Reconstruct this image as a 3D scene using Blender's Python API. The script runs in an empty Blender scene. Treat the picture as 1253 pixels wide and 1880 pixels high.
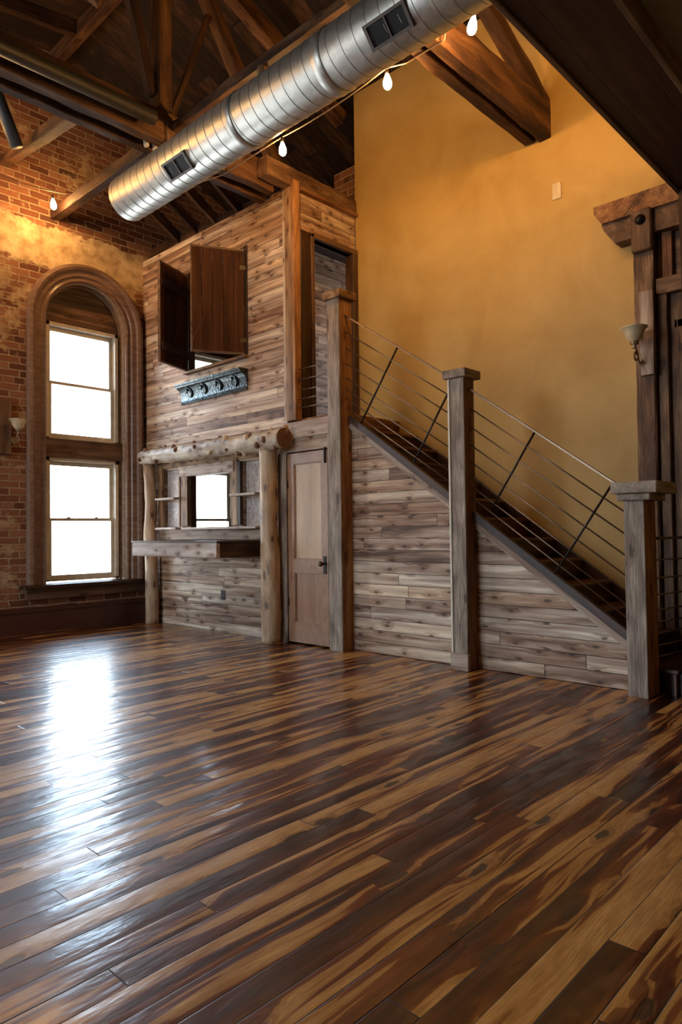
import bpy, bmesh, math, random
from mathutils import Vector, Matrix, noise as mnoise
random.seed(7)
S = bpy.context.scene
C = S.collection
PI = math.pi

# ------------------------------------------------------------------ camera
yaw, pit, rol = math.radians(46.42), math.radians(1.579), math.radians(-0.727)
fwd = Vector((math.sin(yaw)*math.cos(pit), math.cos(yaw)*math.cos(pit), math.sin(pit)))
rgt = Vector((math.cos(yaw), -math.sin(yaw), 0)); upv = rgt.cross(fwd)
r2 = rgt*math.cos(rol) + upv*math.sin(rol); u2 = -rgt*math.sin(rol) + upv*math.cos(rol)
cd = bpy.data.cameras.new('camera'); cam = bpy.data.objects.new('camera', cd); C.objects.link(cam)
cam.matrix_world = Matrix(((r2.x, u2.x, -fwd.x, 0), (r2.y, u2.y, -fwd.y, 0), (r2.z, u2.z, -fwd.z, 1.26), (0, 0, 0, 1)))
cd.sensor_fit = 'HORIZONTAL'; cd.sensor_width = 36.0; cd.lens = 36.0*1267.08/1253
cd.clip_start = 0.05; cd.clip_end = 200
S.camera = cam

# ------------------------------------------------------------------ colour, world, exposure
S.view_settings.view_transform = 'Standard'; S.view_settings.look = 'None'
S.view_settings.gamma = 1; S.view_settings.exposure = 1.22; S.view_settings.use_curve_mapping = False
WORLD = 7.4
BULB = 235.0
w = bpy.data.worlds.new('overcast_sky'); S.world = w; w.use_nodes = True
wn = w.node_tree.nodes; wl = w.node_tree.links; wn.clear()
wo = wn.new('ShaderNodeOutputWorld'); bg = wn.new('ShaderNodeBackground'); tc = wn.new('ShaderNodeTexCoord')
sp = wn.new('ShaderNodeSeparateXYZ'); rp = wn.new('ShaderNodeValToRGB')
wl.new(tc.outputs['Generated'], sp.inputs[0]); wl.new(sp.outputs['Z'], rp.inputs[0])
rp.color_ramp.elements[0].position = 0.0; rp.color_ramp.elements[0].color = (0.50, 0.50, 0.50, 1)
rp.color_ramp.elements[1].position = 0.06; rp.color_ramp.elements[1].color = (0.84, 0.92, 1.0, 1)
_e = rp.color_ramp.elements.new(0.45); _e.color = (0.55, 0.76, 1.0, 1)
wl.new(rp.outputs[0], bg.inputs['Color']); bg.inputs['Strength'].default_value = WORLD
wl.new(bg.outputs[0], wo.inputs[0])

def area(name, loc, normal, sx, sy, portal=True, energy=1.0, col=(1, 1, 1)):
    l = bpy.data.lights.new(name, 'AREA'); l.shape = 'RECTANGLE'; l.size = sx; l.size_y = sy
    l.energy = energy; l.color = col
    if portal: l.cycles.is_portal = True
    o = bpy.data.objects.new(name, l); C.objects.link(o)
    o.location = loc; o.rotation_euler = Vector(normal).to_track_quat('-Z', 'Y').to_euler()
    return o

WIN_X = [4.455, 6.545, 1.95, 0.03, -1.89, -3.81]           # arched windows along the brick wall; unseen ones guessed, added to carry daylight
for wx in WIN_X: area('window_portal', (wx, 9.5, 2.4), (0, -1, 0), 1.2, 3.7)
SIDE_Y = [7.2, 5.1]                            # guessed tall windows on the far left, added out of frame for daylight
for sy_ in SIDE_Y: area('window_portal', (-5.45, sy_, 2.75), (1, 0, 0), 1.4, 3.9)

area('window_portal', (8.35, 6.11, 3.7), (-1, 0, 0), .75, 1.8)  # portal of the added unseen window that brightens the loft doorway

# ------------------------------------------------------------------ helpers
def tag(o, label=None, cat=None, group=None, kind=None):
    if label: o['label'] = label
    if cat: o['category'] = cat
    if group: o['group'] = group
    if kind: o['kind'] = kind
    return o

def obj(name, bm, mat, parent=None, smooth=False, world=None):
    me = bpy.data.meshes.new(name); bmesh.ops.recalc_face_normals(bm, faces=bm.faces); bm.to_mesh(me); bm.free()
    o = bpy.data.objects.new(name, me); C.objects.link(o)
    if mat: me.materials.append(mat)
    if smooth:
        for p in me.polygons: p.use_smooth = True
    if parent: o.parent = parent
    if world is not None: o.matrix_world = world
    return o

def empty(name, loc=(0, 0, 0)):
    o = bpy.data.objects.new(name, None); C.objects.link(o); o.location = loc; o.empty_display_size = 0.1
    return o

def keep(child, root):
    """parent a world-built mesh under a thing without moving it"""
    child.parent = root
    child.matrix_parent_inverse = Matrix.Translation(root.location).inverted()
    return child

def box(bm, x0, x1, y0, y1, z0, z1):
    v = [bm.verts.new(p) for p in ((x0,y0,z0),(x1,y0,z0),(x1,y1,z0),(x0,y1,z0),(x0,y0,z1),(x1,y0,z1),(x1,y1,z1),(x0,y1,z1))]
    for f in ((0,3,2,1),(4,5,6,7),(0,1,5,4),(1,2,6,5),(2,3,7,6),(3,0,4,7)): bm.faces.new([v[i] for i in f])
    return v

def bev(bm, w=0.006, seg=1):
    bmesh.ops.bevel(bm, geom=[e for e in bm.edges], offset=w, segments=seg, affect='EDGES', profile=0.7)

def boxobj(name, x0, x1, y0, y1, z0, z1, mat, parent=None, b=0.005):
    """box with its long side along local X so that the grain follows it"""
    c = Vector(((x0+x1)/2, (y0+y1)/2, (z0+z1)/2)); d = Vector((abs(x1-x0), abs(y1-y0), abs(z1-z0)))
    ax = max(range(3), key=lambda i: d[i])
    if ax == 0: R = Matrix.Identity(3); L = (d.x, d.y, d.z)
    elif ax == 1: R = Matrix(((0,-1,0),(1,0,0),(0,0,1))); L = (d.y, d.x, d.z)
    else: R = Matrix(((0,0,1),(0,1,0),(-1,0,0))).transposed(); R = Matrix(((0,0,-1),(0,1,0),(1,0,0))); L = (d.z, d.y, d.x)
    bm = bmesh.new(); box(bm, -L[0]/2, L[0]/2, -L[1]/2, L[1]/2, -L[2]/2, L[2]/2)
    if b: bev(bm, min(b, min(L)*.2))
    M = Matrix.Translation(c) @ R.to_4x4()
    o = obj(name, bm, mat)
    o.matrix_world = M
    if parent:
        o.parent = parent; o.matrix_parent_inverse = Matrix.Translation(parent.location).inverted()
    return o

def timber(name, p0, p1, wd, ht, mat, parent=None, rough=0.006, seed=0, up=(0, 0, 1)):
    """rough hewn beam from p0 to p1, wd sideways, ht along up"""
    p0 = Vector(p0); p1 = Vector(p1); L = (p1-p0).length; x = (p1-p0).normalized()
    upv_ = Vector(up)
    if abs(x.dot(upv_)) > .95: upv_ = Vector((0, 1, 0))
    y = upv_.cross(x).normalized(); z = x.cross(y)
    M = Matrix(((x.x,y.x,z.x,0),(x.y,y.y,z.y,0),(x.z,y.z,z.z,0),(0,0,0,1))); M = Matrix.Translation((p0+p1)/2) @ M
    bm = bmesh.new(); n = max(2, int(L/0.12)); ch = min(wd, ht)*.08
    prof = [(-wd/2+ch,-ht/2),(wd/2-ch,-ht/2),(wd/2,-ht/2+ch),(wd/2,ht/2-ch),(wd/2-ch,ht/2),(-wd/2+ch,ht/2),(-wd/2,ht/2-ch),(-wd/2,-ht/2+ch)]
    rings = []
    for i in range(n+1):
        xx = -L/2 + L*i/n; ring = []
        for k, (a, b) in enumerate(prof):
            q = mnoise.noise(Vector((xx*3+seed*7, k*1.7, seed)))*rough*2
            ring.append(bm.verts.new((xx, a*(1+q/max(wd,.05)), b*(1+q/max(ht,.05)))))
        rings.append(ring)
    for i in range(n):
        for k in range(8): bm.faces.new((rings[i][k], rings[i][(k+1)%8], rings[i+1][(k+1)%8], rings[i+1][k]))
    bm.faces.new(rings[0][::-1]); bm.faces.new(rings[-1])
    o = obj(name, bm, mat); o.matrix_world = M
    if parent:
        o.parent = parent; o.matrix_parent_inverse = Matrix.Translation(parent.location).inverted()
    return o

def tube_bm(bm, pts, r, seg=8, cap=True):
    pts = [Vector(p) for p in pts]; n = len(pts); rings = []
    prev = None
    for i, p in enumerate(pts):
        t = (pts[min(i+1, n-1)] - pts[max(i-1, 0)]).normalized()
        if prev is None:
            a = Vector((0, 0, 1)) if abs(t.z) < .9 else Vector((1, 0, 0)); u = t.cross(a).normalized()
        else:
            u = (prev - t*prev.dot(t)).normalized()
        prev = u; v = t.cross(u); rr = r[i] if isinstance(r, (list, tuple)) else r
        rings.append([bm.verts.new(p + (u*math.cos(2*PI*k/seg) + v*math.sin(2*PI*k/seg))*rr) for k in range(seg)])
    for i in range(n-1):
        for k in range(seg): bm.faces.new((rings[i][k], rings[i][(k+1)%seg], rings[i+1][(k+1)%seg], rings[i+1][k]))
    if cap: bm.faces.new(rings[0][::-1]); bm.faces.new(rings[-1])
    return rings

def tube(name, pts, r, mat, parent=None, seg=8):
    bm = bmesh.new(); tube_bm(bm, pts, r, seg)
    o = obj(name, bm, mat, smooth=True)
    if parent: keep(o, parent)
    return o

def lathe(name, prof, centre, mat, parent=None, seg=32, axis=(0, 0, 1), smooth=True):
    bm = bmesh.new(); rings = []
    ax = Vector(axis).normalized(); q = Vector((0, 0, 1)).rotation_difference(ax)
    for (r, z) in prof:
        rings.append([bm.verts.new(Vector(centre) + q @ Vector((r*math.cos(2*PI*k/seg), r*math.sin(2*PI*k/seg), z))) for k in range(seg)])
    for i in range(len(rings)-1):
        for k in range(seg): bm.faces.new((rings[i][k], rings[i][(k+1)%seg], rings[i+1][(k+1)%seg], rings[i+1][k]))
    if prof[0][0] > 1e-4: bm.faces.new(rings[0][::-1])
    if prof[-1][0] > 1e-4: bm.faces.new(rings[-1])
    bmesh.ops.remove_doubles(bm, verts=bm.verts, dist=1e-5)
    o = obj(name, bm, mat, smooth=smooth)
    if parent: keep(o, parent)
    return o

def prism(bm, poly, off):
    """poly: list of Vector, extruded by off"""
    a = [bm.verts.new(p) for p in poly]; b = [bm.verts.new(Vector(p)+Vector(off)) for p in poly]; n = len(poly)
    bm.faces.new(a); bm.faces.new(b[::-1])
    for i in range(n): bm.faces.new((a[i], b[i], b[(i+1)%n], a[(i+1)%n]))

# ------------------------------------------------------------------ materials
class NT:
    def __init__(s, name):
        s.m = bpy.data.materials.new(name); s.m.use_nodes = True; s.t = s.m.node_tree; s.n = s.t.nodes; s.n.clear()
        s.out = s.n.new('ShaderNodeOutputMaterial'); s.b = s.n.new('ShaderNodeBsdfPrincipled'); s.l(s.b.outputs[0], s.out.inputs[0])
    def l(s, a, b): s.t.links.new(a, b)
    def put(s, i, v):
        if hasattr(v, 'is_output'): s.l(v, i)
        else: i.default_value = v
    def math(s, op, a, b=0.0, c=0.0, clamp=False):
        n = s.n.new('ShaderNodeMath'); n.operation = op; n.use_clamp = clamp
        s.put(n.inputs[0], a); s.put(n.inputs[1], b); s.put(n.inputs[2], c); return n.outputs[0]
    def vec(s, x, y, z):
        n = s.n.new('ShaderNodeCombineXYZ'); s.put(n.inputs[0], x); s.put(n.inputs[1], y); s.put(n.inputs[2], z); return n.outputs[0]
    def sep(s, v):
        n = s.n.new('ShaderNodeSeparateXYZ'); s.l(v, n.inputs[0]); return n.outputs
    def noise(s, v, sc=1.0, det=3.0, rough=0.5, dist=0.0):
        n = s.n.new('ShaderNodeTexNoise'); s.l(v, n.inputs['Vector']); n.inputs['Scale'].default_value = sc
        n.inputs['Detail'].default_value = det; n.inputs['Roughness'].default_value = rough; n.inputs['Distortion'].default_value = dist
        return n.outputs['Fac']
    def white(s, v):
        n = s.n.new('ShaderNodeTexWhiteNoise'); s.l(v, n.inputs['Vector']); return n.outputs
    def vor(s, v, sc=1.0, dim='3D'):
        n = s.n.new('ShaderNodeTexVoronoi'); n.voronoi_dimensions = dim; s.l(v, n.inputs['Vector']); n.inputs['Scale'].default_value = sc; return n.outputs
    def ramp(s, f, stops, interp='LINEAR'):
        n = s.n.new('ShaderNodeValToRGB'); s.l(f, n.inputs[0]); r = n.color_ramp; r.interpolation = interp
        while len(r.elements) < len(stops): r.elements.new(0.5)
        for e, (p, c) in zip(r.elements, stops):
            e.position = p; e.color = (c, c, c, 1) if isinstance(c, (int, float)) else (c[0], c[1], c[2], 1)
        return n.outputs[0]
    def mix(s, f, a, b, mode='MIX'):
        n = s.n.new('ShaderNodeMix'); n.data_type = 'RGBA'; n.blend_type = mode
        s.put(n.inputs[0], f)
        for i, v in ((6, a), (7, b)):
            if hasattr(v, 'is_output'): s.l(v, n.inputs[i])
            else: n.inputs[i].default_value = (v[0], v[1], v[2], 1)
        return n.outputs[2]
    def sstep(s, v, lo, hi):
        n = s.n.new('ShaderNodeMapRange'); n.interpolation_type = 'SMOOTHSTEP'; s.l(v, n.inputs[0])
        n.inputs[1].default_value = lo; n.inputs[2].default_value = hi; return n.outputs[0]
    def coord(s, kind='Object'):
        if kind == 'World':
            return s.n.new('ShaderNodeNewGeometry').outputs['Position']
        return s.n.new('ShaderNodeTexCoord').outputs['Object']
    def rnd(s): return s.n.new('ShaderNodeObjectInfo').outputs['Random']
    def bump(s, h, st=0.3, d=0.01):
        n = s.n.new('ShaderNodeBump'); n.inputs['Strength'].default_value = st; n.inputs['Distance'].default_value = d
        s.l(h, n.inputs['Height']); s.l(n.outputs[0], s.b.inputs['Normal']); return n.outputs[0]
    def fin(s, col=None, rough=0.6, metal=0.0, spec=None):
        if col is not None:
            if hasattr(col, 'is_output'): s.l(col, s.b.inputs['Base Color'])
            else: s.b.inputs['Base Color'].default_value = (col[0], col[1], col[2], 1)
        s.put(s.b.inputs['Roughness'], rough); s.put(s.b.inputs['Metallic'], metal)
        if spec is not None: s.b.inputs['Specular IOR Level'].default_value = spec
        return s.m

def wood(name, stops, axes='xyz', coord='Object', board=None, knots=0.5, kn_col=(.035, .015, .008), kn_scale=(2.6, 7.0), kn_r=.16,
         rough=0.62, fine=0.35, vary=0.35, streak=14.0, long=0.9, bstr=0.35, groove=0.004, spec=.35, contrast=1.0, hue=None):
    """axes: which coordinate runs along the grain, across it, and through it"""
    N = NT(name); P = N.sep(N.coord(coord)); ix = {'x': 0, 'y': 1, 'z': 2}
    L, A, D = P[ix[axes[0]]], P[ix[axes[1]]], P[ix[axes[2]]]
    if coord == 'Object':
        r = N.rnd(); r50 = N.math('MULTIPLY', r, 53.0); L = N.math('ADD', L, r50); A = N.math('ADD', A, r50)
    gm = None
    if board:
        bw, bl = board
        s = N.math('DIVIDE', A, bw); idx = N.math('FLOOR', s); fr = N.math('FRACT', s)
        w1 = N.white(N.vec(idx, 3.3, 1.1))['Value']
        pl = N.math('ADD', N.math('DIVIDE', L, bl), N.math('MULTIPLY', w1, 9.7)); pi = N.math('FLOOR', pl); pf = N.math('FRACT', pl)
        wc = N.white(N.vec(idx, pi, 5.5)); cell = wc['Value']; cs = N.sep(wc['Color'])
        e1 = N.math('MULTIPLY', N.math('MINIMUM', fr, N.math('SUBTRACT', 1.0, fr)), bw)
        e2 = N.math('MULTIPLY', N.math('MINIMUM', pf, N.math('SUBTRACT', 1.0, pf)), bl)
        gm = N.sstep(N.math('MINIMUM', e1, e2), groove*.25, groove)      # 0 in the joint
        off = N.math('MULTIPLY', cell, 31.0)
        L = N.math('ADD', L, off); A2 = N.math('ADD', A, N.math('MULTIPLY', cs[1], 17.0))
    else:
        cell = N.rnd(); A2 = A; cs = None
    # knots first: the grain bends round them
    kv = N.vor(N.vec(N.math('MULTIPLY', L, kn_scale[0]), N.math('MULTIPLY', A2 if board else N.math('ADD', A2, D), kn_scale[1]), 0.0), dim='2D')
    kd = kv['Distance']; kr = N.sep(kv['Color'])[0]
    wob = N.noise(N.vec(N.math('MULTIPLY', L, 9), N.math('MULTIPLY', A2, 22), N.math('MULTIPLY', D, 22)), 1, 2)
    kd = N.math('ADD', kd, N.math('MULTIPLY', N.math('SUBTRACT', wob, .5), .34))
    on = N.math('LESS_THAN', kr, knots)
    km = N.math('MULTIPLY', N.sstep(kd, kn_r, kn_r*.45), on)
    halo = N.math('MULTIPLY', N.sstep(kd, kn_r*3.2, kn_r), on)
    warp = N.noise(N.vec(N.math('MULTIPLY', L, 1.3), N.math('MULTIPLY', A2, 5), N.math('MULTIPLY', D, 5)), 1, 2)
    A3 = N.math('ADD', A2, N.math('ADD', N.math('MULTIPLY', warp, .035), N.math('MULTIPLY', halo, .018)))
    g1 = N.noise(N.vec(N.math('MULTIPLY', L, long), N.math('MULTIPLY', A3, streak), N.math('MULTIPLY', D, streak)), 1, 4, .55, .4)
    g2 = N.noise(N.vec(N.math('MULTIPLY', L, 5), N.math('MULTIPLY', A3, 130), N.math('MULTIPLY', D, 130)), 1, 3, .6)
    f = N.math('ADD', N.math('MULTIPLY', N.math('SUBTRACT', g1, .5), contrast*1.5), N.math('ADD', .5, N.math('MULTIPLY', N.math('SUBTRACT', cell, .5), vary)), clamp=True)
    col = N.ramp(f, stops)
    if hue and cs:
        col = N.mix(N.math('MULTIPLY', cs[2], hue[0]), col, hue[1], 'MULTIPLY')
    col = N.mix(N.math('MULTIPLY', N.sstep(g2, .62, .38), fine), col, (.25, .2, .18), 'MULTIPLY')
    rings = N.math('ABSOLUTE', N.math('SINE', N.math('MULTIPLY', kd, 34)))
    col = N.mix(N.math('MULTIPLY', halo, .45), col, (.50, .33, .22), 'MULTIPLY')
    col = N.mix(N.math('MULTIPLY', km, .72), col, kn_col)
    h = N.math('ADD', N.math('MULTIPLY', g2, .25), N.math('MULTIPLY', g1, .35))
    h = N.math('SUBTRACT', h, N.math('MULTIPLY', km, .25))
    if gm is not None:
        col = N.mix(gm, (.012, .008, .006), col)
        tilt = N.math('MULTIPLY', cell, .35)
        h = N.math('ADD', N.math('ADD', h, tilt), N.math('MULTIPLY', gm, 1.6))
    N.bump(h, bstr, .006)
    return N, col, rough, spec

def woodm(*a, **k):
    N, col, rough, spec = wood(*a, **k); return N.fin(col, rough, 0, spec)

GRY = [(0, (.10, .055, .034)), (.26, (.26, .165, .110)), (.46, (.41, .295, .215)), (.62, (.49, .39, .305)), (.78, (.66, .55, .42)), (1, (.86, .76, .60))]
CED = [(0, (.05, .024, .012)), (.3, (.16, .078, .036)), (.5, (.29, .165, .082)), (.7, (.42, .27, .145)), (1, (.62, .44, .25))]
DRK = [(0, (.008, .004, .003)), (.35, (.030, .012, .007)), (.6, (.065, .028, .013)), (.8, (.11, .05, .023)), (1, (.17, .085, .042))]
BRN = [(0, (.03, .014, .008)), (.35, (.09, .045, .024)), (.6, (.165, .088, .048)), (.8, (.24, .14, .08)), (1, (.36, .24, .14))]
M = {}
M['siding'] = woodm('weathered_cedar_siding', GRY, 'yzx', 'World', board=(.118, 2.9), knots=.55, kn_scale=(4.0, 9), kn_r=.17, vary=.40, long=.9, streak=17, hue=(.65, (1.0, .76, .54)), contrast=1.3, fine=.22)
M['siding_x'] = woodm('weathered_cedar_siding_x', GRY, 'xzy', 'World', board=(.118, 1.7), knots=.6, kn_scale=(4.6, 10), kn_r=.20, vary=.4, long=1.0, streak=15, hue=(.6, (.95, .72, .55)))
M['rough'] = woodm('grey_rough_sawn_timber', [(0, (.08, .055, .040)), (.4, (.25, .185, .135)), (.65, (.38, .30, .225)), (1, (.56, .46, .35))], knots=.25, streak=9, long=2.5, vary=.25, bstr=.8, fine=.6)
M['orange'] = woodm('bulb_warmed_brown_timber', [(0, (.06, .022, .008)), (.4, (.23, .095, .034)), (.65, (.38, .18, .070)), (1, (.56, .32, .14))], knots=.3, streak=10, long=1.6, vary=.3, bstr=.5, fine=.5)  # brown pushed to orange to carry warm bulb light on the newel sides
M['plank'] = woodm('cedar_board', CED, knots=.5, kn_scale=(4, 9), vary=.3, streak=12)
M['greyboard'] = woodm('grey_board', GRY, knots=.45, kn_scale=(4, 9), vary=.35, streak=12)
M['dark'] = woodm('dark_stained_wood', DRK, knots=.2, streak=12, vary=.25, rough=.42, bstr=.25)
M['brown'] = woodm('mid_brown_wood', BRN, knots=.3, streak=12, vary=.3, rough=.5, bstr=.35)
M['beam'] = woodm('old_roof_timber', [(0, (.010, .004, .002)), (.35, (.045, .018, .007)), (.6, (.105, .046, .017)), (.85, (.20, .10, .04)), (1, (.30, .17, .075))], knots=.3, streak=8, long=1.2, vary=.25, rough=.75, bstr=.9, fine=.5)
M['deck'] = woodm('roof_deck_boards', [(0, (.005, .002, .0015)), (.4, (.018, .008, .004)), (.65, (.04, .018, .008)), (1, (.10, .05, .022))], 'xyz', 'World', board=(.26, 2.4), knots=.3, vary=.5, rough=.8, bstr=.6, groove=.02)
M['casing'] = woodm('casing_wood', [(0, (.12, .065, .042)), (.5, (.23, .135, .09)), (1, (.34, .22, .15))], knots=0, streak=20, long=.5, vary=.1, rough=.38, bstr=.1, fine=.3, spec=.5)
M['lining'] = woodm('jamb_lining_wood', [(0, (.16, .10, .065)), (.5, (.30, .21, .14)), (1, (.46, .35, .25))], knots=0, streak=20, long=.5, vary=.1, rough=.35, bstr=.1, fine=.3)
M['tymp'] = woodm('tympanum_boards', BRN, 'xzy', 'World', board=(.2, 3), knots=.4, vary=.4, rough=.5)
M['door'] = woodm('pine_door', [(0, (.21, .105, .058)), (.5, (.34, .19, .11)), (1, (.44, .27, .165))], knots=.0, streak=9, long=.5, vary=.1, rough=.33, bstr=.12, fine=.3, spec=.5)
M['doorpanel'] = woodm('pine_door_panel', [(0, (.34, .20, .11)), (.5, (.54, .36, .21)), (1, (.68, .48, .30))], knots=.0, streak=7, long=.6, vary=.05, rough=.35, bstr=.1, fine=.25, spec=.5)
M['shutter'] = woodm('shutter_boards', [(0, (.022, .007, .003)), (.5, (.062, .021, .008)), (1, (.13, .05, .02))], 'zyx', 'Object', knots=.2, streak=11, long=1, vary=.2, rough=.6, bstr=.2, spec=.12)
M['log'] = woodm('peeled_log', [(0, (.20, .10, .05)), (.35, (.42, .27, .155)), (.6, (.60, .43, .27)), (1, (.76, .62, .43))], knots=.5, kn_scale=(3, 6), kn_r=.2, streak=6, long=1.2, vary=.15, rough=.45, bstr=.5)
M['greylog'] = woodm('knobbly_peeled_log', [(0, (.16, .10, .06)), (.35, (.38, .29, .20)), (.6, (.58, .48, .35)), (1, (.78, .70, .55))], knots=.7, kn_scale=(5, 7), kn_r=.2, streak=6, long=2.5, vary=.1, rough=.5, bstr=.7)
M['logend'] = woodm('log_end_grain', [(0, (.10, .045, .02)), (1, (.25, .12, .055))], knots=0, streak=20, long=20, vary=0)

# floor: varnished mixed-tone boards
def floor_mat():
    N = NT('varnished_board_floor'); P = N.sep(N.coord('World')); L, A = P[0], P[1]
    A = N.math('ADD', A, N.math('MULTIPLY', L, -.012))
    bw, bl = .113, 2.3
    s = N.math('DIVIDE', N.math('ADD', A, .031), bw); idx = N.math('FLOOR', s); fr = N.math('FRACT', s)
    w1 = N.white(N.vec(idx, 2.7, 4.1))['Value']
    pl = N.math('ADD', N.math('DIVIDE', L, bl), N.math('MULTIPLY', w1, 13.7)); pi = N.math('FLOOR', pl); pf = N.math('FRACT', pl)
    wc = N.white(N.vec(idx, pi, 8.5)); cell = wc['Value']; cs = N.sep(wc['Color'])
    e1 = N.math('MULTIPLY', N.math('MINIMUM', fr, N.math('SUBTRACT', 1.0, fr)), bw)
    e2 = N.math('MULTIPLY', N.math('MINIMUM', pf, N.math('SUBTRACT', 1.0, pf)), bl)
    gw = N.math('ADD', .0012, N.math('MULTIPLY', cs[1], .003))
    ed = N.math('MINIMUM', e1, e2)
    gm = N.math('DIVIDE', ed, gw, clamp=True)
    L2 = N.math('ADD', L, N.math('MULTIPLY', cell, 41.0)); A2 = N.math('ADD', A, N.math('MULTIPLY', cs[2], 23.0))
    kv = N.vor(N.vec(N.math('MULTIPLY', L2, 2.0), N.math('MULTIPLY', A2, 6.0), 0.0), dim='2D'); kd = kv['Distance']; kr = N.sep(kv['Color'])[0]
    wob = N.noise(N.vec(N.math('MULTIPLY', L2, 12), N.math('MULTIPLY', A2, 30), 0.0), 1, 3)
    kd = N.math('ADD', kd, N.math('MULTIPLY', N.math('SUBTRACT', wob, .5), .20))
    on = N.math('LESS_THAN', kr, .55)
    km = N.math('MULTIPLY', N.sstep(kd, .150, .095), on); halo = N.math('MULTIPLY', N.sstep(kd, .42, .1), on)
    warp = N.noise(N.vec(N.math('MULTIPLY', L2, 1.1), N.math('MULTIPLY', A2, 6), 0.0), 1, 2)
    A3 = N.math('ADD', A2, N.math('ADD', N.math('MULTIPLY', warp, .10), N.math('MULTIPLY', halo, .03)))
    g1 = N.noise(N.vec(N.math('MULTIPLY', L2, .8), N.math('MULTIPLY', A3, 11), 1.7), 1, 2, .4, .25)
    g1 = N.math('ADD', .5, N.math('MULTIPLY', N.math('SUBTRACT', g1, .5), 1.25))
    thin = N.noise(N.vec(N.math('MULTIPLY', L2, .55), N.math('MULTIPLY', A3, 48), 5.7), 1, 2, .4)
    g1 = N.math('ADD', g1, N.math('MULTIPLY', N.math('SUBTRACT', thin, .5), .42))
    tear = N.noise(N.vec(N.math('MULTIPLY', L2, 6), N.math('MULTIPLY', A3, 75), 1.1), 1, 3, .6)
    g2 = N.noise(N.vec(N.math('MULTIPLY', L2, 7), N.math('MULTIPLY', A3, 190), 0.0), 1, 3, .6)
    f = N.math('ADD', g1, N.math('MULTIPLY', N.math('SUBTRACT', cell, .54), .36))
    f = N.math('ADD', f, N.math('MULTIPLY', N.math('SUBTRACT', tear, .5), .085))
    f = N.math('ADD', f, N.math('MULTIPLY', halo, .05))
    col = N.ramp(f, [(0, (.016, .004, .002)), (.30, (.045, .010, .003)), (.46, (.120, .024, .005)), (.533, (.19, .045, .009)), (.545, (.43, .19, .044)), (.70, (.60, .315, .092)), (.95, (.50, .25, .07))])
    mot = N.noise(N.vec(N.math('MULTIPLY', L2, 5), N.math('MULTIPLY', A2, 12), 0.0), 1, 4, .6)
    col = N.mix(N.math('MULTIPLY', N.sstep(mot, .58, .36), .38), col, (.50, .36, .25), 'MULTIPLY')
    col = N.mix(N.math('MULTIPLY', N.sstep(g2, .6, .4), .4), col, (.35, .22, .15), 'MULTIPLY')
    rings = N.math('ABSOLUTE', N.math('SINE', N.math('MULTIPLY', kd, 26)))
    col = N.mix(N.math('MULTIPLY', N.math('MULTIPLY', halo, rings), .6), col, (.30, .14, .07), 'MULTIPLY')
    col = N.mix(N.math('MULTIPLY', km, .9), col, (.022, .010, .007))
    col = N.mix(gm, (.010, .006, .004), col)
    wav = N.noise(N.vec(N.math('MULTIPLY', L, 2.2), N.math('MULTIPLY', A, 7), 0.0), 1, 3, .55)
    rip = N.noise(N.vec(N.math('MULTIPLY', L, 16), N.math('MULTIPLY', A, 45), 0.0), 1, 3, .6)
    cup = N.math('MULTIPLY', N.math('MULTIPLY', fr, N.math('SUBTRACT', 1.0, fr)), 1.1)
    h = N.math('ADD', N.math('MULTIPLY', wav, 1.5), N.math('ADD', N.math('MULTIPLY', rip, .24), N.math('MULTIPLY', g2, .05)))
    h = N.math('ADD', h, N.math('ADD', N.math('MULTIPLY', cell, .9), cup))
    h = N.math('ADD', h, N.math('MULTIPLY', gm, .5)); h = N.math('SUBTRACT', h, N.math('MULTIPLY', km, .15))
    n = N.bump(h, .75, .0050)
    rg = N.math('ADD', .22, N.math('MULTIPLY', mot, .3))
    ws = N.sstep(N.noise(N.vec(N.math('MULTIPLY', L, 3.2), N.math('MULTIPLY', A, 10), 2.0), 1, 4, .65), .40, .60)
    N.l(N.math('ADD', .20, N.math('MULTIPLY', ws, .6)), N.b.inputs['Coat Weight']); N.l(N.math('ADD', .11, N.math('MULTIPLY', cs[0], .13)), N.b.inputs['Coat Roughness']); N.b.inputs['Coat IOR'].default_value = 1.62; N.l(n, N.b.inputs['Coat Normal'])
    return N.fin(col, rg, 0, .35)
M['floor'] = floor_mat()

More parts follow.
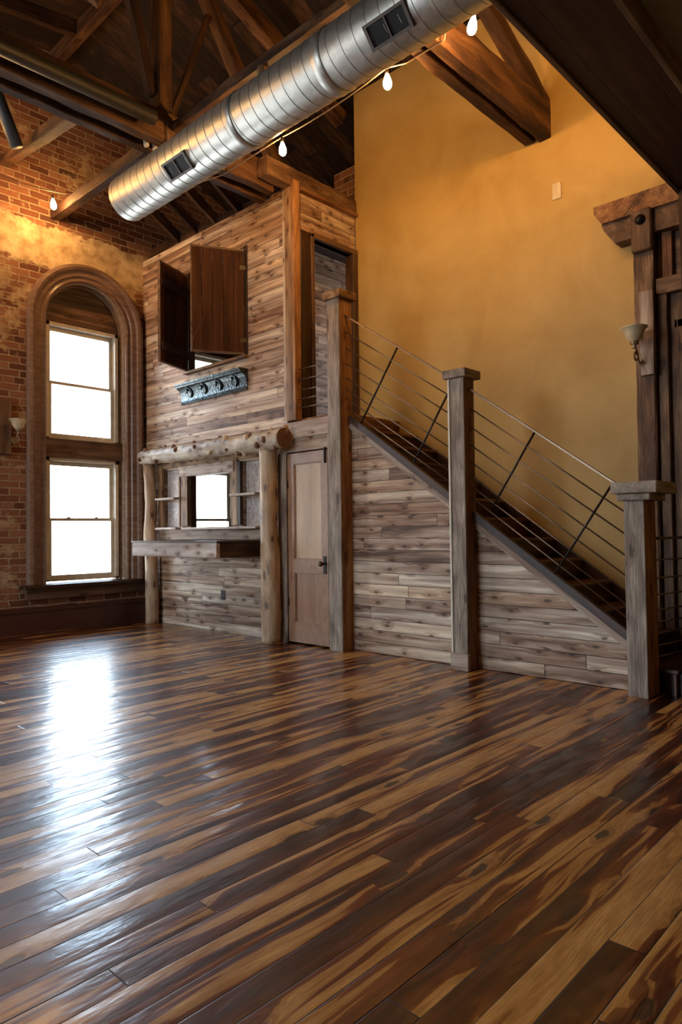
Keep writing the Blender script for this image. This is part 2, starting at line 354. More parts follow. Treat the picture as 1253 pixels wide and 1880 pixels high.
def brick_mat():
    N = NT('old_brick'); P = N.sep(N.coord('World'))
    x = N.math('ADD', P[0], N.math('MULTIPLY', P[1], 1.0)); z = P[2]
    wb = N.noise(N.vec(N.math('MULTIPLY', x, 3), N.math('MULTIPLY', z, 6), 0.0), 1, 2)
    z2 = N.math('ADD', z, N.math('MULTIPLY', wb, .022)); x2 = N.math('ADD', x, N.math('MULTIPLY', N.noise(N.vec(x, N.math('MULTIPLY', z, 9), 3.0), 2, 2), .05))
    bh, bl = .089, .255
    s = N.math('DIVIDE', z2, bh); r = N.math('FLOOR', s); fz = N.math('FRACT', s)
    hd = N.math('LESS_THAN', N.math('FRACT', N.math('DIVIDE', r, 6.0)), .1)
    ll = N.math('SUBTRACT', bl, N.math('MULTIPLY', hd, .12))
    t = N.math('ADD', N.math('DIVIDE', x2, ll), N.math('MULTIPLY', r, .5)); cx = N.math('FLOOR', t); fx = N.math('FRACT', t)
    c = N.white(N.vec(cx, r, 1.0)); cc = N.sep(c['Color'])
    e = N.math('MINIMUM', N.math('MULTIPLY', N.math('MINIMUM', fz, N.math('SUBTRACT', 1.0, fz)), bh), N.math('MULTIPLY', N.math('MINIMUM', fx, N.math('SUBTRACT', 1.0, fx)), bl))
    rag = N.noise(N.vec(N.math('MULTIPLY', x, 28), N.math('MULTIPLY', z, 28), 0.0), 1, 3)
    e = N.math('ADD', e, N.math('MULTIPLY', N.math('SUBTRACT', rag, .5), .010))
    mm = N.sstep(e, .0055, .0100)
    n1 = N.noise(N.vec(N.math('MULTIPLY', x, 9), N.math('MULTIPLY', z, 14), 2.0), 1, 4, .6)
    bc = N.ramp(cc[0], [(0, (.11, .048, .030)), (.08, (.17, .066, .036)), (.4, (.25, .105, .056)), (.7, (.30, .135, .072)), (1, (.36, .18, .10))])
    bc = N.mix(N.math('MULTIPLY', n1, .75), bc, (.55, .42, .36), 'MULTIPLY')
    mo = N.ramp(n1, [(.3, (.27, .18, .11)), (.7, (.50, .37, .24))])
    col = N.mix(mm, mo, bc)
    # leftover plaster: a ragged band above the windows and patches of smeared mortar
    pn = N.noise(N.vec(N.math('MULTIPLY', x, 1.6), N.math('MULTIPLY', z, 3.2), 0.0), 1, 4, .6)
    pn2 = N.noise(N.vec(N.math('MULTIPLY', x, 9), N.math('MULTIPLY', z, 12), 1.0), 1, 5, .7)
    zz = N.math('ADD', N.math('ADD', z, N.math('MULTIPLY', N.math('SUBTRACT', pn2, .5), .28)), N.math('MULTIPLY', N.math('SUBTRACT', pn, .5), .38))
    band = N.math('MULTIPLY', N.sstep(zz, 4.80, 4.83), N.sstep(zz, 5.37, 5.34))
    smear = N.math('MULTIPLY', N.sstep(N.math('ADD', N.noise(N.vec(N.math('MULTIPLY', x, 1.1), N.math('MULTIPLY', z, 1.5), 7.0), 1, 5, .65), N.math('MULTIPLY', N.math('SUBTRACT', pn2, .5), .35)), .55, .62), .6)
    pc = N.ramp(N.noise(N.vec(N.math('MULTIPLY', x, 5), N.math('MULTIPLY', z, 5), 4.0), 1, 5, .65), [(.3, (.26, .17, .085)), (.5, (.50, .36, .20)), (.7, (.66, .52, .32))])
    pm = N.math('MAXIMUM', band, smear)
    col = N.mix(pm, col, pc)
    h = N.math('ADD', N.math('MULTIPLY', N.math('MAXIMUM', mm, pm), .9), N.math('ADD', N.math('MULTIPLY', n1, .4), N.math('MULTIPLY', cc[1], .35)))
    h = N.math('ADD', h, N.math('MULTIPLY', band, .6))
    N.bump(h, .8, .012)
    return N.fin(col, .85, 0, .25)
M['brick'] = brick_mat()

def plain(name, col, rough=.5, metal=0, n=None, spec=None, bump=0):
    N = NT(name); c = N.coord('Object')
    f = N.noise(c, n or 8, 4, .6)
    a = tuple(v*.82 for v in col); b = tuple(min(1, v*1.15) for v in col)
    k = N.ramp(f, [(.3, a), (.7, b)])
    if bump: N.bump(f, bump, .004)
    return N.fin(k, rough, metal, spec)

def plaster_mat():
    N = NT('ochre_plaster'); c = N.coord('World')
    a = N.noise(c, 1.3, 5, .6, .4); b = N.noise(c, 14, 4, .6)
    col = N.ramp(a, [(.3, (.43, .262, .070)), (.5, (.505, .325, .098)), (.7, (.57, .380, .130))])
    N.bump(N.math('ADD', a, N.math('MULTIPLY', b, .5)), .25, .006)
    return N.fin(col, .5, 0, .3)
M['ochre'] = plaster_mat()
M['tbrown'] = woodm('rough_brown_timber', [(0, (.05, .025, .012)), (.4, (.17, .09, .045)), (.65, (.28, .165, .09)), (1, (.42, .28, .17))], knots=.25, streak=9, long=2.5, vary=.25, bstr=.9, fine=.6)
M['tread'] = woodm('dark_red_treads', [(0, (.02, .006, .003)), (.45, (.07, .02, .008)), (.7, (.15, .05, .016)), (1, (.28, .12, .04))], knots=.3, streak=10, rough=.4)
M['oldplaster'] = plain('grey_plaster', (.22, .20, .16), .9, n=5)
M['soffit'] = woodm('soffit_boards', [(0, (.018, .006, .004)), (.5, (.042, .015, .008)), (1, (.075, .03, .015))], 'xyz', 'World', board=(.24, 3), knots=.1, vary=.3, rough=.55)
M['base'] = plain('dark_red_baseboard', (.075, .022, .014), .35, spec=.5)
M['galv'] = None
def galv():
    N = NT('galvanised_steel'); c = N.coord('Object')
    v = N.vor(c, 26)['Color']; f = N.sep(v)[0]
    n = N.noise(c, 2.5, 4)
    col = N.ramp(N.math('ADD', N.math('MULTIPLY', f, .3), N.math('MULTIPLY', n, .7)), [(.3, (.46, .49, .475)), (.7, (.60, .62, .595))])
    r = N.math('ADD', .38, N.math('MULTIPLY', f, .05))
    N.bump(n, .08, .01)
    return N.fin(col, r, .88)
M['galv'] = galv()
M['seam'] = plain('duct_seam', (.30, .30, .28), .45, .9)
M['iron'] = plain('dark_iron', (.035, .028, .024), .42, .8)
M['rail'] = plain('rail_steel', (.20, .145, .11), .36, .85)
M['blackmetal'] = plain('black_grille', (.012, .012, .013), .5, .3)
M['grilleframe'] = plain('grille_frame', (.11, .10, .095), .4, .6)
M['pipe'] = plain('blue_grey_pipe', (.085, .105, .125), .5, .2)
M['darkpipe'] = plain('dark_pipe', (.022, .020, .018), .45, .2)
M['cream'] = plain('cream_window_paint', (.60, .53, .41), .4, spec=.5)
M['cable'] = plain('cable', (.22, .16, .11), .5)
M['socket'] = plain('bulb_socket', (.03, .02, .015), .5)
M['porcelain'] = plain('white_porcelain', (.55, .50, .42), .3)
M['switch'] = plain('ivory_plate', (.62, .50, .30), .4)
M['outlet'] = plain('dark_outlet', (.05, .04, .035), .4)
M['alab'] = plain('alabaster_glass', (.62, .50, .31), .3, n=14, spec=.5)
M['bronze'] = plain('antique_bronze', (.30, .21, .12), .4, .6)
M['brass'] = plain('knob_iron', (.09, .065, .05), .3, .9)
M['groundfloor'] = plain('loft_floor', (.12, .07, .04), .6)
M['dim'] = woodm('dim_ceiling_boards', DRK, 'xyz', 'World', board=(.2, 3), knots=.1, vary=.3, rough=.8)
def tinmat(name, base, hi, rough, metal, sc):
    N = NT(name); c = N.coord('Object')
    v = N.vor(c, sc)['Distance']; n = N.noise(c, 9, 4, .6)
    col = N.ramp(N.math('ADD', N.math('MULTIPLY', v, .5), N.math('MULTIPLY', n, .6)), [(.3, base), (.8, hi)])
    N.bump(N.math('ADD', v, n), .5, .006)
    return N.fin(col, rough, metal)
M['pale'] = woodm('pale_grey_board', [(0, (.20, .13, .10)), (.35, (.40, .30, .24)), (.6, (.55, .45, .38)), (1, (.78, .68, .58))], knots=.5, kn_scale=(4, 9), vary=.2, streak=12)
M['tin'] = tinmat('dark_pressed_tin', (.030, .040, .045), (.13, .165, .18), .27, .85, 42)
M['tinpanel'] = tinmat('aged_tin_panel', (.34, .28, .25), (.66, .60, .56), .5, .1, 24)

def glassmat():
    N = NT('window_glass'); N.n.remove(N.b)
    tr = N.n.new('ShaderNodeBsdfTransparent'); gl = N.n.new('ShaderNodeBsdfGlossy'); gl.inputs['Roughness'].default_value = .02
    fr = N.n.new('ShaderNodeFresnel'); fr.inputs[0].default_value = 1.3; mx = N.n.new('ShaderNodeMixShader')
    tr.inputs[0].default_value = (.97, .98, .98, 1)
    N.l(fr.outputs[0], mx.inputs[0]); N.l(tr.outputs[0], mx.inputs[1]); N.l(gl.outputs[0], mx.inputs[2]); N.l(mx.outputs[0], N.out.inputs[0])
    return N.m
M['glass'] = glassmat()
def bulbmat():
    N = NT('glowing_bulb'); N.b.inputs['Base Color'].default_value = (1, .8, .5, 1)
    N.b.inputs['Emission Color'].default_value = (1, .52, .17, 1); N.b.inputs['Emission Strength'].default_value = BULB
    return N.m
M['bulb'] = bulbmat()

# ------------------------------------------------------------------ room shell
YW = 9.05; XY = 6.36; XB = 5.33
def st(o): o['kind'] = 'structure'; return o
bm = bmesh.new(); box(bm, -5.4, 8.3, -4.4, 9.4, -.2, 0); st(obj('floor', bm, M['floor']))

AR_R = .59; AR_SP = 4.14; AR_Z0 = .60
def wall_arched(name, x0, x1, z0, z1, cxs, y0, y1, mat):
    bm = bmesh.new(); cur = x0
    for cx in sorted(cxs):
        a, b = cx-AR_R, cx+AR_R
        box(bm, cur, a, y0, y1, z0, z1)
        box(bm, a, b, y0, y1, z0, AR_Z0)
        n = 20
        for i in range(n):
            t0, t1 = PI - PI*i/n, PI - PI*(i+1)/n
            p0 = (cx+AR_R*math.cos(t0), AR_SP+AR_R*math.sin(t0)); p1 = (cx+AR_R*math.cos(t1), AR_SP+AR_R*math.sin(t1))
            prism(bm, [Vector((p0[0], y0, p0[1])), Vector((p1[0], y0, p1[1])), Vector((p1[0], y0, z1)), Vector((p0[0], y0, z1))], (0, y1-y0, 0))
        cur = b
    box(bm, cur, x1, y0, y1, z0, z1)
    return st(obj(name, bm, mat))
wall_arched('wall_left', -5.4, 8.3, 0, 8.3, WIN_X, YW, YW+.42, M['brick'])
# ochre wall behind the stairs, its far end stops at the loft
bm = bmesh.new(); box(bm, XY, XY+.2, -4.4, 5.74, 0, 8.3); st(obj('wall_right', bm, M['ochre']))
bm = bmesh.new(); box(bm, XY+.2, 8.1, 5.6, 5.74, 0, 8.3); box(bm, 8.1, 8.3, 5.74, YW, 0, 2.8); box(bm, 8.1, 8.3, 5.74, YW, 4.6, 8.3); box(bm, 8.1, 8.3, 6.48, YW, 2.8, 4.6); st(obj('wall_far_right', bm, M['brick']))
bm = bmesh.new(); box(bm, -5.4, 8.3, -4.4, -4.2, 0, 8.3); st(obj('wall_rear', bm, M['ochre']))
# wall on the side opposite the stairs with the tall windows added for daylight
bm = bmesh.new(); cur = -4.2
for sy_ in sorted(SIDE_Y):
    box(bm, -5.4, -5.15, cur, sy_-.7, 0, 8.3); box(bm, -5.4, -5.15, sy_-.7, sy_+.7, 0, .8); box(bm, -5.4, -5.15, sy_-.7, sy_+.7, 4.7, 8.3); cur = sy_+.7
box(bm, -5.4, -5.15, cur, YW, 0, 8.3); st(obj('wall_opposite', bm, M['brick']))
# roof deck: low slope up to the ridge, then down to the ochre wall
RX, RZ = 4.0, 7.75
bm = bmesh.new()
prism(bm, [Vector((-5.4, -4.4, RZ-.14*9.4)), Vector((RX, -4.4, RZ)), Vector((8.3, -4.4, RZ-.42*4.3)), Vector((8.3, -4.4, RZ-.42*4.3+.15)), Vector((RX, -4.4, RZ+.15)), Vector((-5.4, -4.4, RZ-.14*9.4+.15))], (0, 13.9, 0))
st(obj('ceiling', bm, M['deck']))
# mezzanine ceiling over the camera side with its soffit beam and post
bm = bmesh.new(); box(bm, 2.2, XY, -4.2, 1.335, 4.12, 4.5); o = st(obj('ceiling_mezzanine', bm, M['oldplaster']))
t = empty('soffit_beam', (4, 1.58, 4)); tag(t, 'wide dark-brown boxed beam crossing the top right corner of the photo', 'beam')
bm = bmesh.new(); box(bm, 1.6, XY-.01, 1.34, 1.82, 4.0, 4.6); keep(obj('boxed_beam', bm, M['soffit']), t)
boxobj('edge_trim', 1.6, XY-.02, 1.795, 1.83, 3.985, 4.12, M['brown'], t); boxobj('edge_trim', 1.6, XY-.02, 1.325, 1.36, 3.97, 4.12, M['brown'], t)
o = timber('timber_post', (6.06, 1.66, 0.2), (6.06, 1.66, 4.0), .26, .30, M['dark'], seed=3); tag(o, 'dark timber post at the right edge of the photo, under the boxed beam', 'post')

# ------------------------------------------------------------------ arched windows
def sweep_arch(bm, cx, prof, r0, zb, zs, seg=28):
    """prof: list of (offset outward, y); sweeps up the left jamb, round the arch, down the right"""
    path = [(-1, None, zb), (-1, None, zs)]
    rings = []
    def ring(ang, zbase):
        return [bm.verts.new((cx+(r0+o)*math.cos(ang), y, zbase+(r0+o)*math.sin(ang))) for o, y in prof]
    R_ = [[bm.verts.new((cx-(r0+o), y, zb)) for o, y in prof]]
    for i in range(seg+1): R_.append(ring(PI-PI*i/seg, zs))
    R_.append([bm.verts.new((cx+(r0+o), y, zb)) for o, y in prof])
    n = len(prof)
    for i in range(len(R_)-1):
        for k in range(n): bm.faces.new((R_[i][k], R_[i+1][k], R_[i+1][(k+1)%n], R_[i][(k+1)%n]))
    bm.faces.new(R_[0]); bm.faces.new(R_[-1][::-1])

def make_window(k, cx):
    t = empty('window_%d' % k, (cx, YW, .6)); t['kind'] = 'structure'
    def K(o): return keep(o, t)
    bm = bmesh.new()
    sweep_arch(bm, cx, [(0, YW+.02), (0, YW-.03), (.02, YW-.045), (.045, YW-.03), (.07, YW-.03), (.085, YW-.05), (.15, YW-.055), (.165, YW-.085), (.2, YW-.10), (.235, YW-.09), (.25, YW-.05), (.25, YW+.0)], .575, .615, AR_SP)
    K(obj('casing', bm, M['casing'], smooth=False))
    bm = bmesh.new()
    sweep_arch(bm, cx, [(-.0, YW), (-.018, YW+.015), (-.018, YW+.05), (-.0, YW+.06), (-.0, YW+.12), (-.03, YW+.125), (-.03, YW+.17), (-.055, YW+.175), (-.055, YW+.22), (0.012, YW+.22), (0.012, YW)], .575, .615, AR_SP)
    K(obj('jamb_lining', bm, M['lining']))
    # tympanum boards
    bm = bmesh.new(); pts = [Vector((cx-.53, YW+.14, 4.13)), Vector((cx+.53, YW+.14, 4.13))]
    pts += [Vector((cx+.53*math.cos(a), YW+.14, AR_SP+.53*math.sin(a))) for a in [PI*i/18 for i in range(0, 19)]]
    prism(bm, pts[:2]+pts[2:], (0, .05, 0)); K(obj('tympanum', bm, M['tymp']))
    xl, xr = cx-.52, cx+.52
    for zb, zt, zm in ((.635, 2.30, 1.465), (2.55, 4.13, 3.32)):
        fr = bmesh.new()
        for (a, b, c, d) in ((xl, xl+.045, zb, zt), (xr-.045, xr, zb, zt), (xl, xr, zt-.045, zt), (xl, xr, zb, zb+.02)): box(fr, a, b, YW+.10, YW+.26, c, d)
        K(obj('window_frame', fr, M['cream']))
        for nm, a, b, yo in (('upper', zm-.018, zt-.045, .19), ('lower', zb+.02, zm+.02, .145)):
            s = bmesh.new(); y0, y1 = YW+yo, YW+yo+.04; sw = .048
            bt = .06 if nm == 'lower' else .03; tp = .04 if nm == 'lower' else .055
            box(s, xl+.045, xl+.045+sw, y0, y1, a, b); box(s, xr-.045-sw, xr-.045, y0, y1, a, b)
            box(s, xl+.045+sw, xr-.045-sw, y0, y1, b-tp, b); box(s, xl+.045+sw, xr-.045-sw, y0, y1, a, a+bt)
            so = K(obj('sash', s, M['cream']))
            g = bmesh.new(); box(g, xl+.045+sw, xr-.045-sw, y0+.018, y0+.022, a+bt, b-tp)
            go = obj('glass_pane', g, M['glass']); go.parent = so
        if k == 1 and zm < 2:
            for dx in (-.2, .2):
                l = bmesh.new(); box(l, cx+dx-.022, cx+dx+.022, YW+.125, YW+.15, zm+.02, zm+.029); box(l, cx+dx-.006, cx+dx+.012, YW+.12, YW+.15, zm+.029, zm+.036); K(obj('sash_lock', l, M['bronze']))
    K(boxobj('transom_bar', cx-.57, cx+.57, YW+.06, YW+.24, 2.30, 2.55, M['brown']))
    K(boxobj('window_sill', cx-.91, cx+.88, YW-.17, YW+.26, .565, .612, M['dark']))
    bm = bmesh.new(); box(bm, cx-.84, cx+.84, YW-.07, YW+.0, .43, .565); box(bm, cx-.85, cx+.85, YW-.085, YW, .43, .455); box(bm, cx-.86, cx+.86, YW-.11, YW, .54, .565)
    K(obj('apron', bm, M['brown']))
    return t
for k, wx in enumerate(WIN_X): make_window(k+1, wx)
for k, sy_ in enumerate(SIDE_Y):
    t = empty('window_%d' % (k+7), (-5.27, sy_, .8)); t['kind'] = 'structure'
    bm = bmesh.new()
    for a, b, c, d in ((sy_-.7, sy_-.62, .8, 4.7), (sy_+.62, sy_+.7, .8, 4.7), (sy_-.62, sy_+.62, .8, .88), (sy_-.62, sy_+.62, 4.62, 4.7), (sy_-.62, sy_+.62, 2.7, 2.78)): box(bm, -5.33, -5.25, a, b, c, d)
    keep(obj('window_frame', bm, M['cream']), t)
    bm = bmesh.new(); box(bm, -5.295, -5.29, sy_-.62, sy_+.62, .88, 4.62); keep(obj('glass_pane', bm, M['glass']), t)

t = empty('window_10', (8.2, 6.11, 2.8)); t['kind'] = 'structure'  # added unseen window, brings daylight onto the inner loft wall
bm = bmesh.new()
for a, b, c, d in ((5.76, 5.81, 2.8, 4.6), (6.42, 6.47, 2.8, 4.6), (5.81, 6.42, 2.8, 2.86), (5.81, 6.42, 4.54, 4.6), (5.81, 6.42, 3.66, 3.71)): box(bm, 8.18, 8.23, a, b, c, d)
keep(obj('window_frame', bm, M['cream']), t)
bm = bmesh.new(); box(bm, 8.2, 8.205, 5.81, 6.42, 2.86, 4.54); keep(obj('glass_pane', bm, M['glass']), t)
bm = bmesh.new(); box(bm, -5.15, 5.34, YW-.035, YW, 0, .275); box(bm, -5.15, 5.34, YW-.06, YW, .275, .30); box(bm, -5.15, 5.34, YW-.045, YW, .30, .325); box(bm, -5.15, 5.34, YW-.055, YW, 0, .05)
st(obj('baseboard_left', bm, M['base']))

# ------------------------------------------------------------------ loft / bar partition
def grid_wall(name, y0, y1, z0, z1, holes, x0, x1, mat):
    ys = sorted({y0, y1, *[h[0] for h in holes], *[h[1] for h in holes]}); zs = sorted({z0, z1, *[h[2] for h in holes], *[h[3] for h in holes]})
    bm = bmesh.new()
    for i in range(len(ys)-1):
        for j in range(len(zs)-1):
            cy, cz = (ys[i]+ys[i+1])/2, (zs[j]+zs[j+1])/2
            if cy < y0 or cy > y1 or any(h[0] < cy < h[1] and h[2] < cz < h[3] for h in holes): continue
            box(bm, x0, x1, ys[i], ys[i+1], zs[j], zs[j+1])
    bmesh.ops.remove_doubles(bm, verts=bm.verts, dist=1e-5)
    return st(obj(name, bm, mat))
grid_wall('wall_bar', 5.98, YW, 0, 5.27, [(6.93, 7.88, 1.33, 2.02), (6.65, 7.87, 3.43, 4.76), (8.07, 8.52, 1.345, 2.14), (6.36, 6.74, 1.335, 2.14)], XB, XB+.09, M['siding'])
bm = bmesh.new(); box(bm, XB, XB+.09, 5.88, 5.98, 2.5, 5.27); st(obj('wall_bar_corner', bm, M['siding']))
# loft front wall with the doorway above the landing
bm = bmesh.new()
for a, b, c, d in ((XB+.09, 5.58, 2.54, 5.2), (6.30, XY, 2.54, 5.2), (5.58, 6.30, 4.70, 5.2)): box(bm, a, b, 5.75, 5.84, c, d)
st(obj('wall_landing', bm, M['siding_x']))
bm = bmesh.new(); box(bm, XB+.09, 8.1, 6.52, 6.6, 2.54, 5.0); st(obj('wall_loft_inner', bm, M['siding_x']))
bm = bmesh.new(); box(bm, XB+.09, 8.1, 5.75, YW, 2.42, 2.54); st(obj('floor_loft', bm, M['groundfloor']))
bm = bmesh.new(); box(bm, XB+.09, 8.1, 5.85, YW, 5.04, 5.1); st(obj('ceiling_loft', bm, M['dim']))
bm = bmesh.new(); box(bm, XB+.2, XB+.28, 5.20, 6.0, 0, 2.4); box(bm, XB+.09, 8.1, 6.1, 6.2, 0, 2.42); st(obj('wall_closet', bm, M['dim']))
# corner boards and doorway casing
t = empty('trim_1', (5.29, 5.8, 2.5)); t['kind'] = 'structure'
boxobj('corner_board', 5.27, 5.33, 5.75, 5.86, 2.52, 5.27, M['plank'], t); boxobj('corner_board', 5.27, 5.37, 5.70, 5.75, 2.52, 5.28, M['orange'], t)
boxobj('corner_board', 5.29, 5.33, 5.86, 5.92, 2.50, 5.27, M['greyboard'], t)
t = empty('trim_2', (5.9, 5.74, 2.55)); t['kind'] = 'structure'
boxobj('doorway_casing', 5.40, 5.57, 5.725, 5.75, 2.54, 4.75, M['dark'], t); boxobj('doorway_casing', 5.55, 5.60, 5.70, 5.84, 2.54, 4.74, M['brown'], t)
boxobj('doorway_casing', 5.55, 6.35, 5.70, 5.84, 4.70, 4.76, M['brown'], t); boxobj('doorway_casing', 6.27, 6.35, 5.70, 5.84, 2.54, 4.70, M['brown'], t)
# timber on the top of the loft front wall
t = timber('header_beam', (4.90, 5.80, 5.32), (XY, 5.80, 5.30), .16, .21, M['tbrown'], seed=5, rough=.012); tag(t, 'rough header beam with chopped end lying on top of the loft doorway wall', 'beam')
boxobj('trim_3', 5.38, XY-.01, 5.68, 5.76, 5.18, 5.215, M['orange']); bpy.data.objects['trim_3']['kind'] = 'structure'

# landing
t = empty('landing_platform', (5.8, 5.3, 2.5)); tag(t, 'wooden landing above the small closet door, grey fascia board', 'landing')
bm = bmesh.new(); box(bm, 5.44, XY-.005, 5.08, 5.75, 2.42, 2.54); box(bm, 5.36, 5.44, 5.16, 5.75, 2.42, 2.54); keep(obj('landing_deck', bm, M['orange']), t)
boxobj('fascia_board', 5.27, 5.34, 5.15, 5.90, 2.31, 2.50, M['greyboard'], t); boxobj('fascia_board', 5.285, 5.34, 5.15, 5.98, 2.16, 2.31, M['greyboard'], t)

# closet door under the landing
t = empty('door_1', (5.30, 5.55, 0)); t['kind'] = 'structure'
y0, y1, zt = 5.225, 5.865, 2.145
bm = bmesh.new()
for a, b, c, d in ((y0, y0+.10, .02, zt), (y1-.10, y1, .02, zt), (y0+.1, y1-.1, .02, .24), (y0+.1, y1-.1, .80, .95), (y0+.1, y1-.1, zt-.12, zt)): box(bm, 5.285, 5.325, a, b, c, d)
keep(obj('door_leaf', bm, M['door']), t)
for c, d in ((.24, .80), (.95, zt-.12)):
    p = bmesh.new(); box(p, 5.308, 5.32, y0+.1, y1-.1, c, d)
    P_ = boxobj('door_panel', 5.305, 5.32, y0+.1, y1-.1, c, d, M['doorpanel'] if c > .5 else M['door'], t, b=0); p.free()
    for q in ((y0+.1, y0+.112, c, d), (y1-.112, y1-.1, c, d), (y0+.1, y1-.1, c, c+.012), (y0+.1, y1-.1, d-.012, d)):
        boxobj('panel_moulding', 5.292, 5.308, q[0], q[1], q[2], q[3], M['door'], t, b=.002)
boxobj('lock_plate', 5.279, 5.286, y0+.025, y0+.075, .80, .99, M['iron'], t, b=.002)
lathe('door_knob', [(.0, 0), (.012, 0), (.012, .02), (.009, .035), (.022, .045), (.03, .06), (.028, .075), (.012, .085), (0, .086)], (5.28, y0+.05, .91), M['brass'], t, 20, (-1, 0, 0))
boxobj('door_latch', 5.265, 5.285, y0+.02, y0+.04, 2.0, 2.17, M['iron'], t, b=.002)
for z in (.42, 1.75): boxobj('hinge', 5.276, 5.286, y1-.012, y1+.012, z, z+.09, M['iron'], t, b=.002)
t = empty('trim_4', (5.3, 5.5, 0)); t['kind'] = 'structure'
boxobj('door_casing', 5.27, 5.34, 5.875, 6.02, 0, 2.16, M['rough'], t); boxobj('door_casing', 5.275, 5.34, 5.08, 5.215, 0, 2.31, M['rough'], t)

# ------------------------------------------------------------------ bar back
def log(name, p0, p1, r0, r1, mat, seed, endmat=None, wig=.012, stubs=0, parent=None):
    p0 = Vector(p0); p1 = Vector(p1); L = (p1-p0).length; x = (p1-p0).normalized()
    up = Vector((0, 0, 1)) if abs(x.z) < .9 else Vector((1, 0, 0)); y = up.cross(x).normalized(); z = x.cross(y)
    Mx = Matrix.Translation((p0+p1)/2) @ Matrix(((x.x,y.x,z.x,0),(x.y,y.y,z.y,0),(x.z,y.z,z.z,0),(0,0,0,1)))
    bm = bmesh.new(); n = int(L/.05); sg = 20; rings = []
    for i in range(n+1):
        tt = i/n; X = -L/2+L*tt; r = r0+(r1-r0)*tt
        cy = mnoise.noise(Vector((X*.9, seed, 0)))*wig*1.6; cz = mnoise.noise(Vector((X*.9, seed, 9)))*wig*1.6; ring = []
        for k in range(sg):
            a = 2*PI*k/sg; q = mnoise.noise(Vector((X*2.5, math.cos(a)*1.2+seed, math.sin(a)*1.2)))*.16 + mnoise.noise(Vector((X*9, math.cos(a)*3+seed, math.sin(a)*3)))*(.16 if stubs else .05)
            rr = r*(1+q); ring.append(bm.verts.new((X, cy+rr*math.cos(a), cz+rr*math.sin(a))))
        rings.append(ring)
    for i in range(n):
        for k in range(sg): bm.faces.new((rings[i][k], rings[i][(k+1)%sg], rings[i+1][(k+1)%sg], rings[i+1][k]))
    bm.faces.new(rings[0][::-1]); bm.faces.new(rings[-1])
    root = obj(name, bm, mat, smooth=True); root.matrix_world = Mx
    rnd = random.Random(seed)
    for s in range(stubs):
        X = -L/2 + L*(s+.5+rnd.uniform(-.3, .3))/stubs; a = rnd.uniform(0, 2*PI); r = r0+(r1-r0)*(X/L+.5)
        d = Vector((rnd.uniform(-.3, .3), math.cos(a), math.sin(a))).normalized()
        c = Vector((X, 0, 0)); b = bmesh.new(); rk = rnd.uniform(.016, .032)
        tube_bm(b, [c+d*r*.7, c+d*(r+.004), c+d*(r+rnd.uniform(.02, .045))], [rk*1.7, rk*1.25, rk*.8], 10)
        ko = obj('knot_stub', b, M['log'] if s % 2 else M['logend'], smooth=True); ko.parent = root
    if endmat:
        b = bmesh.new(); tube_bm(b, [Vector((L/2-.002, 0, 0)), Vector((L/2+.004, 0, 0))], r1*.97, 20); eo = obj('sawn_end', b, endmat); eo.parent = root
        for kk in (eo,): kk.location = (0, mnoise.noise(Vector((L/2*.9, seed, 0)))*wig*1.6, mnoise.noise(Vector((L/2*.9, seed, 9)))*wig*1.6)
    return root
o = log('log_mantel', (5.165, 8.80, 2.335), (5.135, 5.74, 2.30), .097, .120, M['greylog'], 11, M['logend'], .014, 44); tag(o, 'horizontal peeled log with knobbly knots above the bar window', 'log')
o = log('log_post', (5.195, 8.63, 0), (5.20, 8.70, 2.24), .092, .080, M['log'], 4, None, .022); tag(o, 'peeled log post left of the bar counter, beside the arched window', 'log post')
o = log('log_post', (5.175, 6.05, 0), (5.175, 6.07, 2.20), .110, .103, M['log'], 8, None, .015); tag(o, 'thicker peeled log post right of the bar counter, next to the closet door', 'log post')

t = empty('bar_counter', (5.0, 7.3, 1.0)); tag(t, 'wall-mounted wooden bar counter with a thick plank front below the bar window', 'counter')
cp = [(4.66, 6.36), (5.0, 6.29), (5.33, 6.30), (5.33, 8.19), (4.66, 8.19)]
bm = bmesh.new(); prism(bm, [Vector((a, b, 1.148)) for a, b in [(4.64, 6.345), (5.0, 6.275), (5.33, 6.285), (5.33, 8.21), (4.64, 8.21)]], (0, 0, .018)); keep(obj('counter_top', bm, M['dark']), t)
boxobj('front_board', 4.645, 4.70, 6.36, 8.19, .972, 1.146, M['pale'], t)
bm = bmesh.new(); prism(bm, [Vector((a, b, .975)) for a, b in [(4.70, 6.352), (5.0, 6.292), (5.33, 6.30), (5.33, 6.34), (5.0, 6.33), (4.70, 6.40)]], (0, 0, .17)); keep(obj('side_board', bm, M['dark']), t)
boxobj('side_board', 4.70, 5.33, 8.14, 8.19, .975, 1.146, M['dark'], t); bm = bmesh.new(); box(bm, 4.70, 5.33, 6.42, 8.14, .985, 1.0); keep(obj('underside', bm, M['dark']), t)

def shelf(name, x0, ya, yb, z, label):
    o = boxobj(name, x0, 5.32, ya, yb, z-.028, z, M['pale'], b=.003); tag(o, label, 'shelf', 'shelves beside the bar window'); return o
shelf('wall_shelf', 5.17, 8.03, 8.50, 1.745, 'small upper shelf left of the bar window')
shelf('wall_shelf', 5.17, 7.99, 8.50, 1.338, 'small lower shelf left of the bar window')
shelf('wall_shelf', 5.16, 6.31, 6.80, 1.730, 'small upper shelf right of the bar window')
shelf('wall_shelf', 5.17, 6.31, 7.86, 1.332, 'long shelf along the bottom of the bar window')
